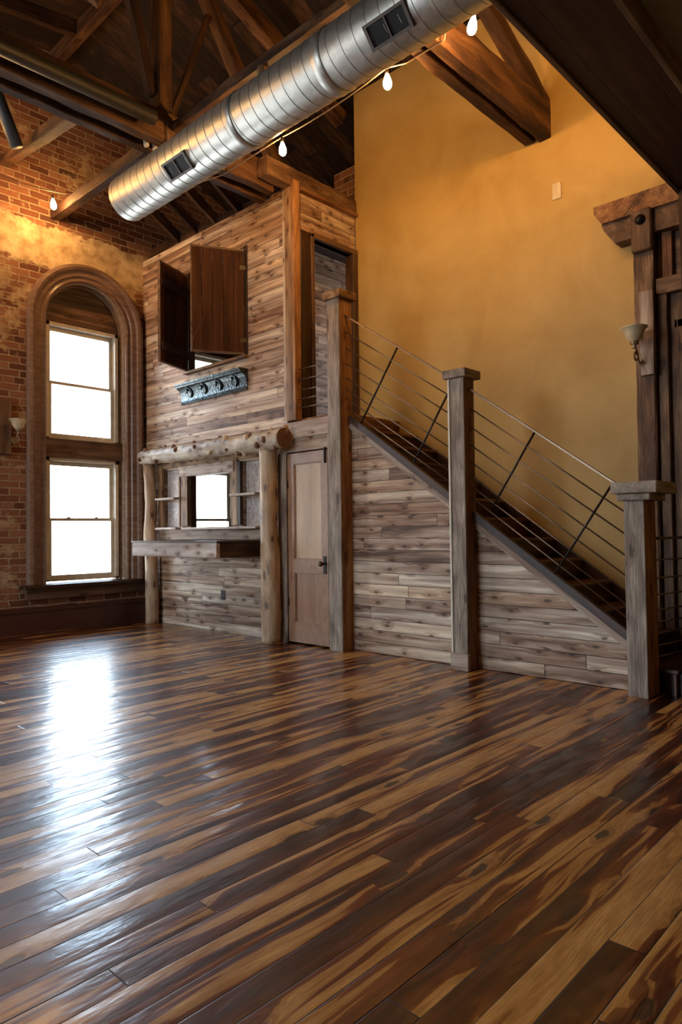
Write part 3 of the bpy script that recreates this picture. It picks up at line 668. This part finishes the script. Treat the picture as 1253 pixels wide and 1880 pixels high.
# frames round the bar window and the two niches
t = empty('trim_5', (5.3, 7.4, 1.3)); t['kind'] = 'structure'
for a, b, c, d, m_ in ((7.88, 8.06, 1.35, 2.16, 'plank'), (8.50, 8.60, 1.35, 2.2, 'plank'), (8.03, 8.09, 1.35, 2.14, 'orange'), (6.80, 6.93, 1.35, 2.19, 'plank'), (6.74, 6.80, 1.35, 2.14, 'dark'), (6.28, 6.37, 1.35, 2.2, 'rough')):
    boxobj('frame_post', 5.285, 5.335, a, b, c, d, M[m_], t, b=.003)
boxobj('frame_head', 5.27, 5.335, 6.86, 8.06, 2.02, 2.16, M['pale'], t); boxobj('frame_head', 5.295, 5.335, 6.28, 8.60, 2.16, 2.24, M['plank'], t)
boxobj('frame_base', 5.295, 5.335, 6.30, 8.60, 1.17, 1.315, M['greyboard'], t)
boxobj('window_reveal', 5.335, 5.42, 7.86, 7.885, 1.33, 2.02, M['dark'], t, b=0); boxobj('window_reveal', 5.335, 5.42, 6.925, 6.945, 1.33, 2.02, M['cream'], t, b=0)
for ya, yb, lab in ((8.07, 8.52, 'aged pressed-tin panel in the niche left of the bar window'), (6.36, 6.74, 'aged pressed-tin panel in the niche right of the bar window')):
    bm = bmesh.new(); box(bm, 5.385, 5.395, ya, yb, 1.335, 2.14); c1 = [1.34, 1.74]
    for zz, z2 in ((1.36, 1.66), (1.76, 2.04)):
        for a, b, c, d in ((ya+.03, yb-.03, zz, zz+.012), (ya+.03, yb-.03, z2, z2+.012), (ya+.03, ya+.042, zz, z2), (yb-.042, yb-.03, zz, z2)): box(bm, 5.378, 5.386, a, b, c, d)
    yy = ya+.03
    while yy < yb-.02:
        for zz in (1.70, 2.09):
            v = bmesh.ops.create_icosphere(bm, subdivisions=1, radius=.011)['verts']
            for q in v: q.co += Vector((5.385, yy, zz))
        yy += .035
    tag(obj('tin_panel', bm, M['tinpanel']), lab, 'panel', 'tin panels beside the bar window')
t = boxobj('wall_outlet', 5.322, 5.332, 7.115, 7.20, .405, .53, M['outlet'], b=.003); tag(t, 'dark electrical outlet low on the siding under the bar counter', 'outlet')
for dz in (.03, -.03):
    b = bmesh.new(); box(b, -.012, .012, -.018, .018, -.006, -.0015)
    s_ = obj('socket', b, M['blackmetal']); s_.matrix_world = Matrix.Translation((5.3205, 7.157, .467+dz)); s_.parent = t; s_.matrix_parent_inverse = t.matrix_world.inverted()

# shutters of the loft opening
def shutter(name, hy, fx, fy, flip, label):
    H = Vector((5.30, hy, 3.44)); F = Vector((fx, fy, 3.44)); L = (F-H).length; ang = math.atan2(F.y-H.y, F.x-H.x)
    t = empty(name, H); tag(t, label, 'shutter')
    R = Matrix.Translation(H) @ Matrix.Rotation(ang, 4, 'Z')
    def part(nm, bm, m):
        o = obj(nm, bm, m); o.matrix_world = R; o.parent = t; o.matrix_parent_inverse = Matrix.Translation(H).inverted(); return o
    nb = 5
    for i in range(nb):
        b = bmesh.new(); box(b, L*i/nb+.002, L*(i+1)/nb-.002, -.011, .011, .02, 1.29); bev(b, .003); part('board', b, M['shutter'])
    s = -flip
    for z in (.16, .98):
        b = bmesh.new(); box(b, .02, L-.02, *sorted((s*.012, s*.034)), z, z+.10); bev(b, .003); part('batten', b, M['dark'])
    b = bmesh.new(); box(b, 0, L, -.018, .018, 1.275, 1.30); box(b, 0, L, -.018, .018, 0, .022); box(b, L-.012, L+.006, -.018, .018, 0, 1.30); part('edge_frame', b, M['brown'])
    for z in (.15, 1.05):
        b = bmesh.new(); box(b, -.02, .05, -.016, .016, z, z+.05); part('hinge', b, M['iron'])
    b = bmesh.new(); f = flip
    tube_bm(b, [(L-.01, f*.02, .02), (L-.01, f*.024, .12), (L-.16, f*.022, .45)], .0035, 6); part('hook', b, M['rail'])
    return t
shutter('shutter', 6.65, 4.74, 6.96, 1, 'wide-open right wooden shutter showing its plain board face')
shutter('shutter', 7.87, 4.73, 7.65, -1, 'left wooden shutter with dark cross battens, half hidden behind the other')
t = empty('trim_6', (5.3, 7.2, 3.4)); t['kind'] = 'structure'
boxobj('opening_sill', 5.26, 5.42, 6.60, 7.93, 3.40, 3.435, M['plank'], t); boxobj('opening_casing', 5.31, 5.42, 6.61, 6.66, 3.43, 4.80, M['dark'], t); boxobj('opening_casing', 5.31, 5.42, 7.865, 7.90, 3.43, 4.78, M['dark'], t)
boxobj('opening_casing', 5.31, 5.42, 6.62, 7.9, 4.755, 4.79, M['dark'], t)

# pressed tin cornice
t = empty('tin_cornice', (5.3, 7.3, 3.0)); tag(t, 'dark pressed-tin cornice with scrolls hung on the siding below the shutters', 'cornice')
prof = [(5.33, 3.005), (5.315, 3.005), (5.305, 3.012), (5.312, 3.025), (5.298, 3.035), (5.304, 3.05)]
for i in range(9):
    a = i/8*PI/2; prof.append((5.312-.10*(1-math.cos(a))-.0, 3.055+.165*math.sin(a)*.98))
prof += [(5.205, 3.235), (5.19, 3.24), (5.185, 3.262), (5.205, 3.268), (5.33, 3.268)]
bm = bmesh.new(); a_ = [bm.verts.new((x, 6.62, z)) for x, z in prof]; b_ = [bm.verts.new((x, 8.04, z)) for x, z in prof]; n = len(prof)
for i in range(n): bm.faces.new((a_[i], a_[(i+1)%n], b_[(i+1)%n], b_[i]))
bm.faces.new(a_); bm.faces.new(b_[::-1]); keep(obj('cove', bm, M['tin']), t)
for i in range(4):
    cy = 6.84+i*.325; bm = bmesh.new(); pts = []
    for k in range(18):
        a = -PI*.75 + k/17*PI*1.55; rr = .070-.0015*k; yy = cy-rr*math.cos(a)*.85; zz = 3.155+rr*math.sin(a)
        fx = 5.312-.10*(1-math.cos(math.asin(max(0, min(1, (zz-3.055)/.165)))))-.008; pts.append((fx, yy, zz))
    tube_bm(bm, pts, [.006+.010*math.sin(PI*k/17) for k in range(18)], 8)
    v = bmesh.ops.create_icosphere(bm, subdivisions=2, radius=.026)['verts']
    for q in v: q.co = Vector((q.co.x*.6, q.co.y*.8, q.co.z*1.5)) + Vector((5.262, cy+.02, 3.165))
    keep(obj('scroll', bm, M['tin'], smooth=True), t)

# ------------------------------------------------------------------ staircase
SL = .703
t = empty('staircase', (5.9, 3.4, 0)); tag(t, 'straight wooden staircase with dark treads rising along the ochre wall to the landing', 'staircase')
rise = .1953
for k in range(1, 13):
    yk = 5.10-(2.54-rise*k)/SL; y2 = yk+rise/SL
    boxobj('tread', 5.445, XY-.005, yk-.02, y2+.01, rise*k-.035, rise*k, M['tread'], t, b=.006)
    boxobj('riser', 5.45, XY-.005, yk, yk+.018, rise*(k-1), rise*k-.035, M['tread'], t, b=0)
boxobj('riser', 5.45, XY-.005, 5.10, 5.118, 2.344, 2.42, M['orange'], t, b=0)
def pz(y): return 2.365+(y-4.89)*SL
def strip(name, ya, yb, o0, o1, x0, x1, mat):
    p0 = Vector(((x0+x1)/2, ya, pz(ya)+(o0+o1)/2)); p1 = Vector(((x0+x1)/2, yb, pz(yb)+(o0+o1)/2))
    return timber(name, p0, p1, x1-x0, (o1-o0)*math.cos(math.atan(SL)), mat, t, rough=.001)
strip('stringer', 2.04, 4.965, 0.0, .085, 5.345, 5.39, M['dark'])
strip('wall_stringer', 2.0, 4.86, -.18, .02, 6.33, 6.355, M['dark'])
for ya, yb in ((2.035, 3.44), (3.60, 4.97)):
    strip('panel_trim', ya, yb, -.075, 0.0, 5.365, 5.40, M['greyboard'])
    bm = bmesh.new(); prism(bm, [Vector((5.40, ya, .005)), Vector((5.40, yb, .005)), Vector((5.40, yb, pz(yb)-.01)), Vector((5.40, ya, pz(ya)-.01))], (.04, 0, 0))
    keep(obj('side_panel', bm, M['siding']), t)
# platform behind the newel post
t = empty('stair_platform', (5.9, 1.5, 0)); tag(t, 'low dark platform at the stair foot behind the right railing', 'platform')
bm = bmesh.new(); box(bm, 5.50, XY-.005, .9, 1.86, 0, .19); keep(obj('platform_deck', bm, M['dark']), t)

def newel(name, x0, x1, y0, y1, z1, caps, label, side='orange', front='rough', base=None):
    t = empty(name, ((x0+x1)/2, (y0+y1)/2, 0)); tag(t, label, 'newel post')
    # grey rough-sawn face board; the shaft's orange side paints in warm bulb light
    timber('shaft', ((x0+.03+x1)/2, (y0+y1)/2, 0), ((x0+.03+x1)/2, (y0+y1)/2, z1), y1-y0, x1-x0-.03, M[side], t, rough=.003, up=(1, 0, 0)) if False else boxobj('shaft', x0+.022, x1, y0, y1, 0, z1, M[side], t)
    boxobj('face_board', x0, x0+.022, y0-.002, y1+.002, base or 0, z1, M[front], t, b=.003)
    for (a, b, c, d, e, f, m_) in caps: boxobj('cap', a, b, c, d, e, f, M[m_], t, b=.006)
    return t
newel('newel_post', 5.225, 5.43, 4.973, 5.15, 3.725, [(5.185, 5.46, 4.925, 5.185, 3.725, 3.81, 'plank')], 'tallest newel post, at the landing beside the loft doorway, with pale cap')
t = newel('newel_post', 5.225, 5.40, 3.44, 3.60, 2.63, [(5.185, 5.45, 3.395, 3.64, 2.63, 2.705, 'rough')], 'middle newel post halfway down the stairs with a block at its foot', base=.15)
boxobj('edge_strip', 5.215, 5.228, 3.585, 3.606, .15, 2.63, M['cream'], t, b=.002)
boxobj('foot_block', 5.205, 5.245, 3.425, 3.615, 0, .15, M['greyboard'], t); 
newel('newel_post', 5.225, 5.47, 1.89, 2.035, 1.46, [(5.185, 5.52, 1.83, 2.075, 1.46, 1.512, 'rough'), (5.14, 5.58, 1.765, 2.10, 1.512, 1.597, 'rough')], 'bottom newel post at the stair foot with double stepped cap')

# ------------------------------------------------------------------ railings
def railing(ya, yb, za, zb, bal, label):
    t = empty('stair_railing', (5.33, ya, za-1.1)); tag(t, label, 'railing')
    def ln(y): return za+(y-ya)*(zb-za)/(yb-ya)
    x = 5.33
    timber('top_rail', (x, ya, ln(ya)), (x, yb, ln(yb)), .035, .014, M['rail'], t, rough=0)
    for off in (.175, .345, .51, .665, .785, .885, .985): tube('rod', [(x, ya, ln(ya)-off), (x, yb, ln(yb)-off)], .0065, M['rail'], t, 8)
    for (y0, z0, y1, z1) in bal: timber('baluster', (x-.004, y0, z0), (x-.004, y1, z1), .010, .022, M['iron'], t, rough=0, up=(1, 0, 0)) if False else tube('baluster', [(x, y0, z0), (x, y1, z1)], .010, M['iron'], t, 8)
    return t
railing(4.973, 3.60, 3.552, 2.640, [(4.271, 3.075, 4.771, 2.372), (3.683, 2.52, 4.09, 1.911)], 'steel rod railing on the upper flight, between landing and middle newel post')
railing(3.44, 2.035, 2.535, 1.53, [(2.803, 2.078, 3.236, 1.435), (2.151, 1.612, 2.649, .888)], 'steel rod railing on the lower flight, between middle and bottom newel posts')
t = empty('landing_railing', (5.36, 5.3, 2.5)); tag(t, 'short run of steel rods across the landing below the loft doorway', 'railing')
for z in (2.66, 2.76, 2.86, 2.98, 3.10): tube('rod', [(5.33, 5.15, z), (5.33, 5.70, z)], .0065, M['rail'], t, 8)
t = empty('platform_railing', (5.7, 1.9, .2)); tag(t, 'short steel rod railing right of the bottom newel post', 'railing')
timber('top_rail', (5.47, 1.88, 1.174), (5.93, 1.80, 1.174), .03, .02, M['rail'], t, rough=0)
for z in (1.01, .872, .747, .631, .54, .457, .363, .28): tube('rod', [(5.46, 1.89, z), (5.93, 1.81, z)], .0065, M['rail'], t, 8)

# ------------------------------------------------------------------ door surround on the ochre wall
t = empty('door_2', (6.3, 1.7, .2)); t['kind'] = 'structure'
boxobj('cornice', 6.19, 6.355, 1.0, 2.615, 4.14, 4.205, M['tbrown'], t); 
bm = bmesh.new(); prism(bm, [Vector((6.17, 2.615, 4.205)), Vector((6.17, 2.615, 4.14)), Vector((6.17, 2.545, 4.03)), Vector((6.17, 1.0, 4.03)), Vector((6.17, 1.0, 4.205))], (.185, 0, 0)); keep(obj('cornice_board', bm, M['orange']), t)
bm = bmesh.new(); prism(bm, [Vector((6.20, 2.56, 4.03)), Vector((6.20, 2.53, 3.96)), Vector((6.20, 2.44, 3.83)), Vector((6.20, 1.0, 3.83)), Vector((6.20, 1.0, 4.03))], (.155, 0, 0)); keep(obj('header_board', bm, M['tbrown']), t)
timber('side_post', (6.27, 2.195, .19), (6.27, 2.195, 3.84), .165, .16, M['tbrown'], t, rough=.012, seed=9, up=(1, 0, 0))
boxobj('bracket', 6.14, 6.20, 2.10, 2.275, 3.67, 4.04, M['tbrown'], t, b=.012)
lathe('bolt', [(0, 0), (.04, 0), (.045, .012), (.03, .02), (.022, .035), (0, .036)], (6.14, 2.19, 3.945), M['iron'], t, 20, (-1, 0, 0))
boxobj('jamb', 6.24, 6.355, 2.02, 2.10, .19, 3.35, M['tbrown'], t); boxobj('jamb', 6.27, 6.355, 1.975, 2.06, 3.35, 3.83, M['orange'], t)
boxobj('transom_bar', 6.22, 6.355, 1.0, 2.10, 3.28, 3.42, M['tbrown'], t); boxobj('transom_panel', 6.32, 6.35, 1.0, 1.98, 3.42, 3.83, M['brown'], t)
boxobj('door_leaf', 6.31, 6.35, 1.05, 2.02, .19, 3.28, M['brown'], t); boxobj('door_rail', 6.295, 6.315, 1.1, 1.98, 2.98, 3.05, M['tbrown'], t); boxobj('door_rail', 6.295, 6.315, 1.9, 2.02, .19, 3.28, M['tbrown'], t)

# wall plate on the ochre wall
t = boxobj('switch_plate', XY-.012, XY, 3.01, 3.10, 4.50, 4.66, M['switch'], b=.004); tag(t, 'small blank ivory cover plate high on the ochre wall', 'wall plate')
b = bmesh.new(); tube_bm(b, [(XY-.018, 3.055, 4.635), (XY-.011, 3.055, 4.635)], .006, 8); s_ = obj('screw', b, M['cream']); s_.parent = t; s_.matrix_parent_inverse = t.matrix_world.inverted()

# ------------------------------------------------------------------ sconces
def sconce(name, bx, by, bz, d, board, label, sc=1.0):
    """bx,by,bz: middle of the shade rim; d: unit vector from wall to room"""
    t = empty(name, (bx, by, bz)); tag(t, label, 'wall lamp')
    d = Vector(d); s = Vector((-d.y, d.x, 0)); B = Vector((bx, by, bz))
    prof = [(.018, -.145), (.030, -.142), (.034, -.12), (.058, -.095), (.075, -.06), (.084, -.03), (.102, -.008), (.112, 0), (.106, 0), (.096, -.010), (.077, -.034), (.067, -.062), (.050, -.09), (.02, -.11), (0, -.112)]
    lathe('lamp_shade', [(r*sc, z*sc) for r, z in prof], B, M['alab'], t, 32)
    lathe('shade_holder', [(0, -.185*sc), (.014*sc, -.18*sc), (.02*sc, -.165*sc), (.012*sc, -.155*sc), (.034*sc, -.142*sc), (.036*sc, -.12*sc), (.03*sc, -.12*sc), (0, -.14*sc)], B, M['bronze'], t, 20)
    bm = bmesh.new(); pts = []
    c0 = B - d*.02*sc + Vector((0, 0, -.235*sc))
    for k in range(26):                                 # scroll under the shade
        a = PI/2 - k/25*PI*2.3; rr = (.055-.0014*k)*sc; pts.append(c0 - d*(rr*math.cos(a)) + Vector((0, 0, rr*math.sin(a))))
    tube_bm(bm, pts, .0085*sc, 8)
    bd = Vector((board[0], board[1], board[2])); far = B - d*.17*sc + Vector((0, 0, -.20*sc))
    w_ = [c0 + Vector((0, 0, .052*sc)), c0 - d*.05*sc + Vector((0, 0, .0)), c0 - d*.10*sc + Vector((0, 0, -.06*sc)), c0 - d*.15*sc + Vector((0, 0, -.02*sc)), c0-d*.19*sc+Vector((0, 0, .0))]
    pp = []
    for i in range(len(w_)-1):
        for k in range(5): pp.append(w_[i].lerp(w_[i+1], k/5))
    tube_bm(bm, pp, .008*sc, 8)
    keep(obj('scroll_arm', bm, M['bronze'], smooth=True), t)
    wallp = c0 - d*.19*sc
    q = Vector((0, 0, 1)).rotation_difference(d)
    lathe('back_plate', [(0, 0), (.045*sc, 0), (.05*sc, .008), (.03*sc, .018), (.012*sc, .03), (0, .03)], wallp, M['bronze'], t, 24, tuple(d))
    return t
t = sconce('wall_sconce', 5.98, 2.205, 2.965, (-1, 0, 0), (0, 0, 0), 'bell-shaped alabaster sconce on the timber post right of the stairs')
bb = timber('backboard', (6.165, 2.16, 2.58), (6.165, 2.16, 3.31), .115, .045, M['greyboard'], t, rough=.008, seed=12, up=(1, 0, 0))
t = sconce('wall_sconce', 3.44, 8.80, 2.70, (0, -1, 0), (0, 0, 0), 'bell-shaped alabaster sconce on the brick wall left of the arched window', 1.02)
boxobj('backboard', 3.16, 3.43, 8.99, 9.045, 2.28, 2.95, M['brown'], t)

# ------------------------------------------------------------------ roof timbers
t = empty('roof_truss', (1, 6.0, 5.15)); tag(t, 'roof truss with twin tie beams behind the duct end, nearer the brick wall', 'roof truss')
timber('tie_beam', (-5.1, 5.96, 5.31), (5.15, 5.96, 5.31), .12, .32, M['beam'], t, seed=1, rough=.012); timber('tie_beam', (-5.1, 6.17, 5.29), (5.22, 6.17, 5.27), .09, .26, M['beam'], t, seed=2, rough=.012)
timber('king_post', (3.72, 5.97, 5.47), (3.72, 5.97, 7.70), .16, .20, M['beam'], t, seed=3, rough=.01)
timber('strut', (4.26, 5.96, 7.0), (5.22, 5.96, 5.52), .14, .14, M['beam'], t, seed=4, rough=.01, up=(0, 1, 0)); timber('strut', (4.45, 6.0, 7.15), (3.86, 6.0, 5.50), .06, .06, M['beam'], t, seed=6, up=(0, 1, 0))
timber('strut', (3.1, 5.96, 7.5), (3.62, 5.96, 5.6), .1, .1, M['beam'], t, seed=7, up=(0, 1, 0)); timber('rafter', (RX-.1, 5.97, RZ-.25), (XY, 5.97, RZ-.25-.42*2.3), .14, .2, M['beam'], t, seed=8)
t = empty('roof_truss', (5, 3.24, 5.15)); tag(t, 'roof truss bearing on the ochre wall above the stairs', 'roof truss')
timber('tie_beam', (-5.1, 3.17, 5.31), (XY, 3.17, 5.31), .12, .34, M['beam'], t, seed=11, rough=.014); timber('tie_beam', (-5.1, 3.33, 5.27), (XY-.02, 3.33, 5.27), .11, .24, M['beam'], t, seed=12, rough=.012)
timber('strut', (6.38, 3.17, 5.44), (4.0, 3.17, 6.46), .13, .17, M['beam'], t, seed=13, rough=.01)
timber('king_post', (3.72, 3.17, 5.47), (3.72, 3.17, 7.70), .16, .20, M['beam'], t, seed=14); timber('rafter', (RX-.1, 3.17, RZ-.25), (XY, 3.17, RZ-.25-.42*2.3), .14, .2, M['beam'], t, seed=15)
o = timber('roof_beam', (3.84, 1.0, 5.335), (3.84, 5.90, 5.335), .085, .09, M['beam'], seed=16, rough=.02); tag(o, 'slim lengthwise timber running just above the duct', 'beam')
o = timber('brace_beam', (4.01, YW, 5.54), (3.75, 6.22, 5.24), .12, .13, M['beam'], seed=17, rough=.01); tag(o, 'pale brace timber from the brick wall to the truss, left of the duct end', 'beam')
o = timber('brace_beam', (3.36, YW, 6.02), (2.95, 6.22, 5.24), .12, .12, M['beam'], seed=18, rough=.01); tag(o, 'darker brace timber at the upper left touching the grey pipe', 'beam')
for i, (yy, lab) in enumerate(((6.75, 'nearest of the three roof joists beyond the truss'), (7.5, 'middle of the three roof joists beyond the truss'), (8.3, 'farthest of the three roof joists beyond the truss, near the brick wall'))):
    o = timber('roof_joist', (-5.0, yy, RZ-.14*9-.10), (RX, yy, RZ-.09), .09, .17, M['beam'], seed=20+i, rough=.01); tag(o, lab, 'joist', 'roof joists beyond the truss')
for i, (yy, lab) in enumerate(((1.2, 'roof joist above the camera side, nearest the boxed beam'), (2.2, 'roof joist just before the stair-side truss'), (4.1, 'roof joist between the trusses, nearer the stairs'), (4.9, 'roof joist between the trusses, nearer the brick wall'))):
    o = timber('roof_joist', (-5.0, yy, RZ-.14*9-.10), (RX, yy, RZ-.09), .09, .17, M['beam'], seed=30+i, rough=.01); tag(o, lab, 'joist', 'roof joists over the hall')
o = timber('corner_brace', (2.42, 6.1, 6.55), (2.95, 5.7, 6.05), .10, .12, M['beam'], seed=40); tag(o, 'short slanting timber in the dark top left corner', 'beam')
o = timber('ridge_beam', (RX, -4.1, RZ-.10), (RX, YW, RZ-.10), .12, .2, M['beam'], seed=41); tag(o, 'dark ridge beam under the roof peak', 'beam')
ord_ = ['nearest the header beam', 'second from the header beam', 'middle one', 'second from the brick wall', 'nearest the brick wall']
for i, (yy, z1) in enumerate(((6.22, 5.42), (6.86, 5.52), (7.42, 5.60), (7.84, 5.60), (8.27, 5.60))):
    o = timber('rafter_stub', (5.02, yy, z1+.08), (5.62, yy, z1-.28), .05, .13, M['beam'], seed=50+i, rough=.004); tag(o, 'short sloping rafter end over the siding wall, ' + ord_[i], 'rafter', 'rafter ends above the siding wall')
o = timber('wall_plate', (5.5, 6.0, 5.34), (5.5, YW, 5.44), .12, .12, M['beam'], seed=60); tag(o, 'long timber lying behind the rafter ends on top of the siding wall', 'beam')
# masonry pier in the attic corner
bm = bmesh.new(); box(bm, 6.62, 7.0, 5.95, 6.35, 5.1, 6.05); tag(obj('brick_pier', bm, M['brick']), 'small brick pier in the dark attic corner behind the ochre wall', 'pier')
o = tube('vent_pipe', [(-5.0, 5.76, 5.13), (3.52, 5.76, 5.245)], .068, M['darkpipe'], seg=20); tag(o, 'long dark horizontal pipe in front of the far truss at upper left', 'pipe')
o = tube('grey_pipe', [(2.66, 7.6, 6.15), (2.955, 7.6, 5.47)], .068, M['pipe'], seg=20); tag(o, 'blue-grey slanting pipe at the left edge against the brick wall', 'pipe')

# ------------------------------------------------------------------ duct
DX, DZ, DR = 3.7246, 4.824, .226
t = empty('air_duct', (DX, 3, DZ)); tag(t, 'large round galvanised spiral duct hanging below the roof timbers', 'duct')
bm = bmesh.new(); rings = []; sg = 48
ylist = []
yy = 6.62
while yy > -4.1: ylist.append(yy); yy -= .125
def ringv(y, r, skew=.06): return [bm.verts.new((DX+r*math.cos(2*PI*k/sg), y, DZ+r*math.sin(2*PI*k/sg))) for k in range(sg)]
rings.append(ringv(6.63, DR*.96)); rings.append(ringv(6.62, DR)); rings.append(ringv(-4.1, DR))
def quads(rs):
    for i in range(len(rs)-1):
        for k in range(sg): bm.faces.new((rs[i][k], rs[i][(k+1)%sg], rs[i+1][(k+1)%sg], rs[i+1][k]))
quads(rings); bm.faces.new(rings[0]); bm.faces.new(rings[-1][::-1])
def seam(y, r):                                    # helical lock seam: each turn ends where the next begins
    rs = [[], [], [], []]
    for k in range(sg+1):
        a = 2*PI*k/sg; yy = y-.125*k/sg
        for q, (dy, rr) in enumerate(((.004, DR-.001), (.002, r), (-.002, r), (-.004, DR-.001))): rs[q].append(bm.verts.new((DX+rr*math.cos(a), yy+dy, DZ+rr*math.sin(a))))
    for q in range(3):
        for k in range(sg): bm.faces.new((rs[q][k], rs[q][k+1], rs[q+1][k+1], rs[q+1][k]))
for y in ylist[:-1]: seam(y, DR+.0022)
ob = obj('duct_body', bm, M['galv'], smooth=True); ob.data.materials.append(M['seam'])
for p in ob.data.polygons:
    c = p.center; rr = math.hypot(c.x-DX, c.z-DZ)
    if len(p.vertices) == 4 and rr > DR+.0005: p.material_index = 1
    if len(p.vertices) > 4: p.use_smooth = False
keep(ob, t)
for y in (4.62, 3.55, 1.9):
    b = bmesh.new(); rs = []
    for yo, r in ((.05, DR+.002), (.045, DR+.008), (.0, DR+.006), (-.045, DR+.008), (-.05, DR+.002)):
        rs.append([b.verts.new((DX+r*math.cos(2*PI*k/sg), y+yo, DZ+r*math.sin(2*PI*k/sg))) for k in range(sg)])
    for i in range(4):
        for k in range(sg): b.faces.new((rs[i][k], rs[i][(k+1)%sg], rs[i+1][(k+1)%sg], rs[i+1][k]))
    keep(obj('coupling_band', b, M['galv'], smooth=True), t)
for y in (5.43, 2.89):
    a = math.radians(180+44); n_ = Vector((math.cos(a), 0, math.sin(a))); tg = Vector((-math.sin(a), 0, math.cos(a)))
    c = Vector((DX, y, DZ)) + n_*(DR+.004)
    R = Matrix(((0, tg.x, n_.x, c.x), (1, tg.y, n_.y, c.y), (0, tg.z, n_.z, c.z), (0, 0, 0, 1)))
    g = bmesh.new()
    for q in ((-.18, .18, .065, .085), (-.18, .18, -.085, -.065), (-.18, -.155, -.065, .065), (.155, .18, -.065, .065), (-.006, .006, -.065, .065)): box(g, q[0], q[1], q[2], q[3], -.03, .012)
    go = obj('register_grille', g, M['grilleframe']); go.matrix_world = R; go.parent = t; go.matrix_parent_inverse = Matrix.Translation(t.location).inverted()
    g = bmesh.new(); box(g, -.155, .155, -.065, .065, -.03, -.004)
    for k in range(9): box(g, -.155, .155, -.06+k*.014, -.057+k*.014, -.004, .004)
    lo = obj('louvre', g, M['blackmetal']); lo.matrix_world = R @ Matrix.Identity(4); lo.parent = go; lo.matrix_parent_inverse = R.inverted()
for y in (3.17, 5.96): tube('hanger', [(DX+.02, y-.08, DZ+DR-.01), (DX+.02, y-.08, 5.6)], .006, M['rail'], t, 6)

# ------------------------------------------------------------------ string lights
def bulb(parent, p, tilt=(0, 0)):
    p = Vector(p); ax = Vector((tilt[0], tilt[1], 1)).normalized()
    lathe('socket', [(0, 0), (.014, 0), (.016, -.02), (.016, -.045), (.012, -.05), (0, -.05)], p, M['socket'], parent, 16, tuple(ax))
    prof = [(.012, -.05), (.017, -.062), (.027, -.088), (.035, -.115), (.037, -.137), (.033, -.16), (.022, -.176), (.010, -.183), (0, -.184)]
    lathe('light_bulb', prof, p, M['bulb'], parent, 20, tuple(ax))
def cat(p0, p1, sag, n=14):
    p0 = Vector(p0); p1 = Vector(p1); return [p0.lerp(p1, i/n) - Vector((0, 0, sag*4*(i/n)*(1-i/n))) for i in range(n+1)]
X1 = 4.48
t = empty('string_light', (X1, 4, 5.1)); tag(t, 'string of glowing bulbs on a cord sagging along the right side of the duct', 'string lights')
nodes = [(X1-.5, 7.3, 5.13), (X1, 5.97, 5.125), (X1, 5.0, 5.145), (X1, 3.66, 5.195), (X1, 3.45, 5.135), (X1, 3.07, 5.135), (X1, 3.04, 5.27), (X1, 2.78, 5.235), (X1, 1.4, 5.15), (X1, -.9, 5.16), (X1, -3.6, 5.16)]
pts = []
for i in range(len(nodes)-1): pts += cat(nodes[i], nodes[i+1], (.03, .0, .035, 0, 0, 0, 0, .04, .06, .08)[i])[:-1]
tube('cord', pts, .0065, M['cable'], t, 6)
def cz(y): 
    return min(pts, key=lambda p: abs(p.y-y)).z
for y in (5.0, 3.66, 2.78, 1.3, 0.2, -1.0, -2.2): bulb(t, (X1, y, cz(y)-.005), (.0, .05 if y > 3 else -.25))
t = empty('string_light', (3.7, 8.5, 5.5)); tag(t, 'string of bulbs near the brick wall at upper left, one bulb lit in view', 'string lights')
p2 = cat((4.15, 8.35, 5.62), (2.75, 8.5, 5.60), .10) + cat((2.75, 8.5, 5.60), (.9, 8.5, 5.62), .14)[1:] + cat((.9, 8.5, 5.62), (-1.2, 8.5, 5.62), .14)[1:]
tube('cord', p2, .006, M['cable'], t, 6)
for x in (3.73, 2.4, 1.2, 0.0): bulb(t, (x, 8.49, min(p2, key=lambda p: abs(p.x-x)).z-.005), (-.12, 0))
o = tube('loose_cable', [(3.93, 5.8, 5.33), (3.9, 5.3, 5.12), (3.88, 4.7, 5.22), (3.9, 4.3, 5.36)], .006, M['cable'], seg=6); tag(o, 'thin loose cable hanging beside the lengthwise timber above the duct', 'cable')

for px_, lab in ((3.60, 'left one of two small white porcelain insulators under the far truss'), (3.70, 'right one of two small white porcelain insulators under the far truss')):
    o = lathe('porcelain_insulator', [(0, 0), (.022, 0), (.024, -.03), (.015, -.038), (.015, -.048), (.027, -.055), (.027, -.085), (.012, -.095), (0, -.095)], (px_, 6.06, 5.20), M['porcelain'], None, 20, (0, .3, 1)); tag(o, lab, 'insulator', 'porcelain insulators')
o = timber('wood_block', (3.835, 4.52, 5.15), (3.835, 4.52, 5.30), .07, .09, M['plank'], seed=71, rough=.003); tag(o, 'short pale wood block fixed under the lengthwise timber above the duct', 'block')
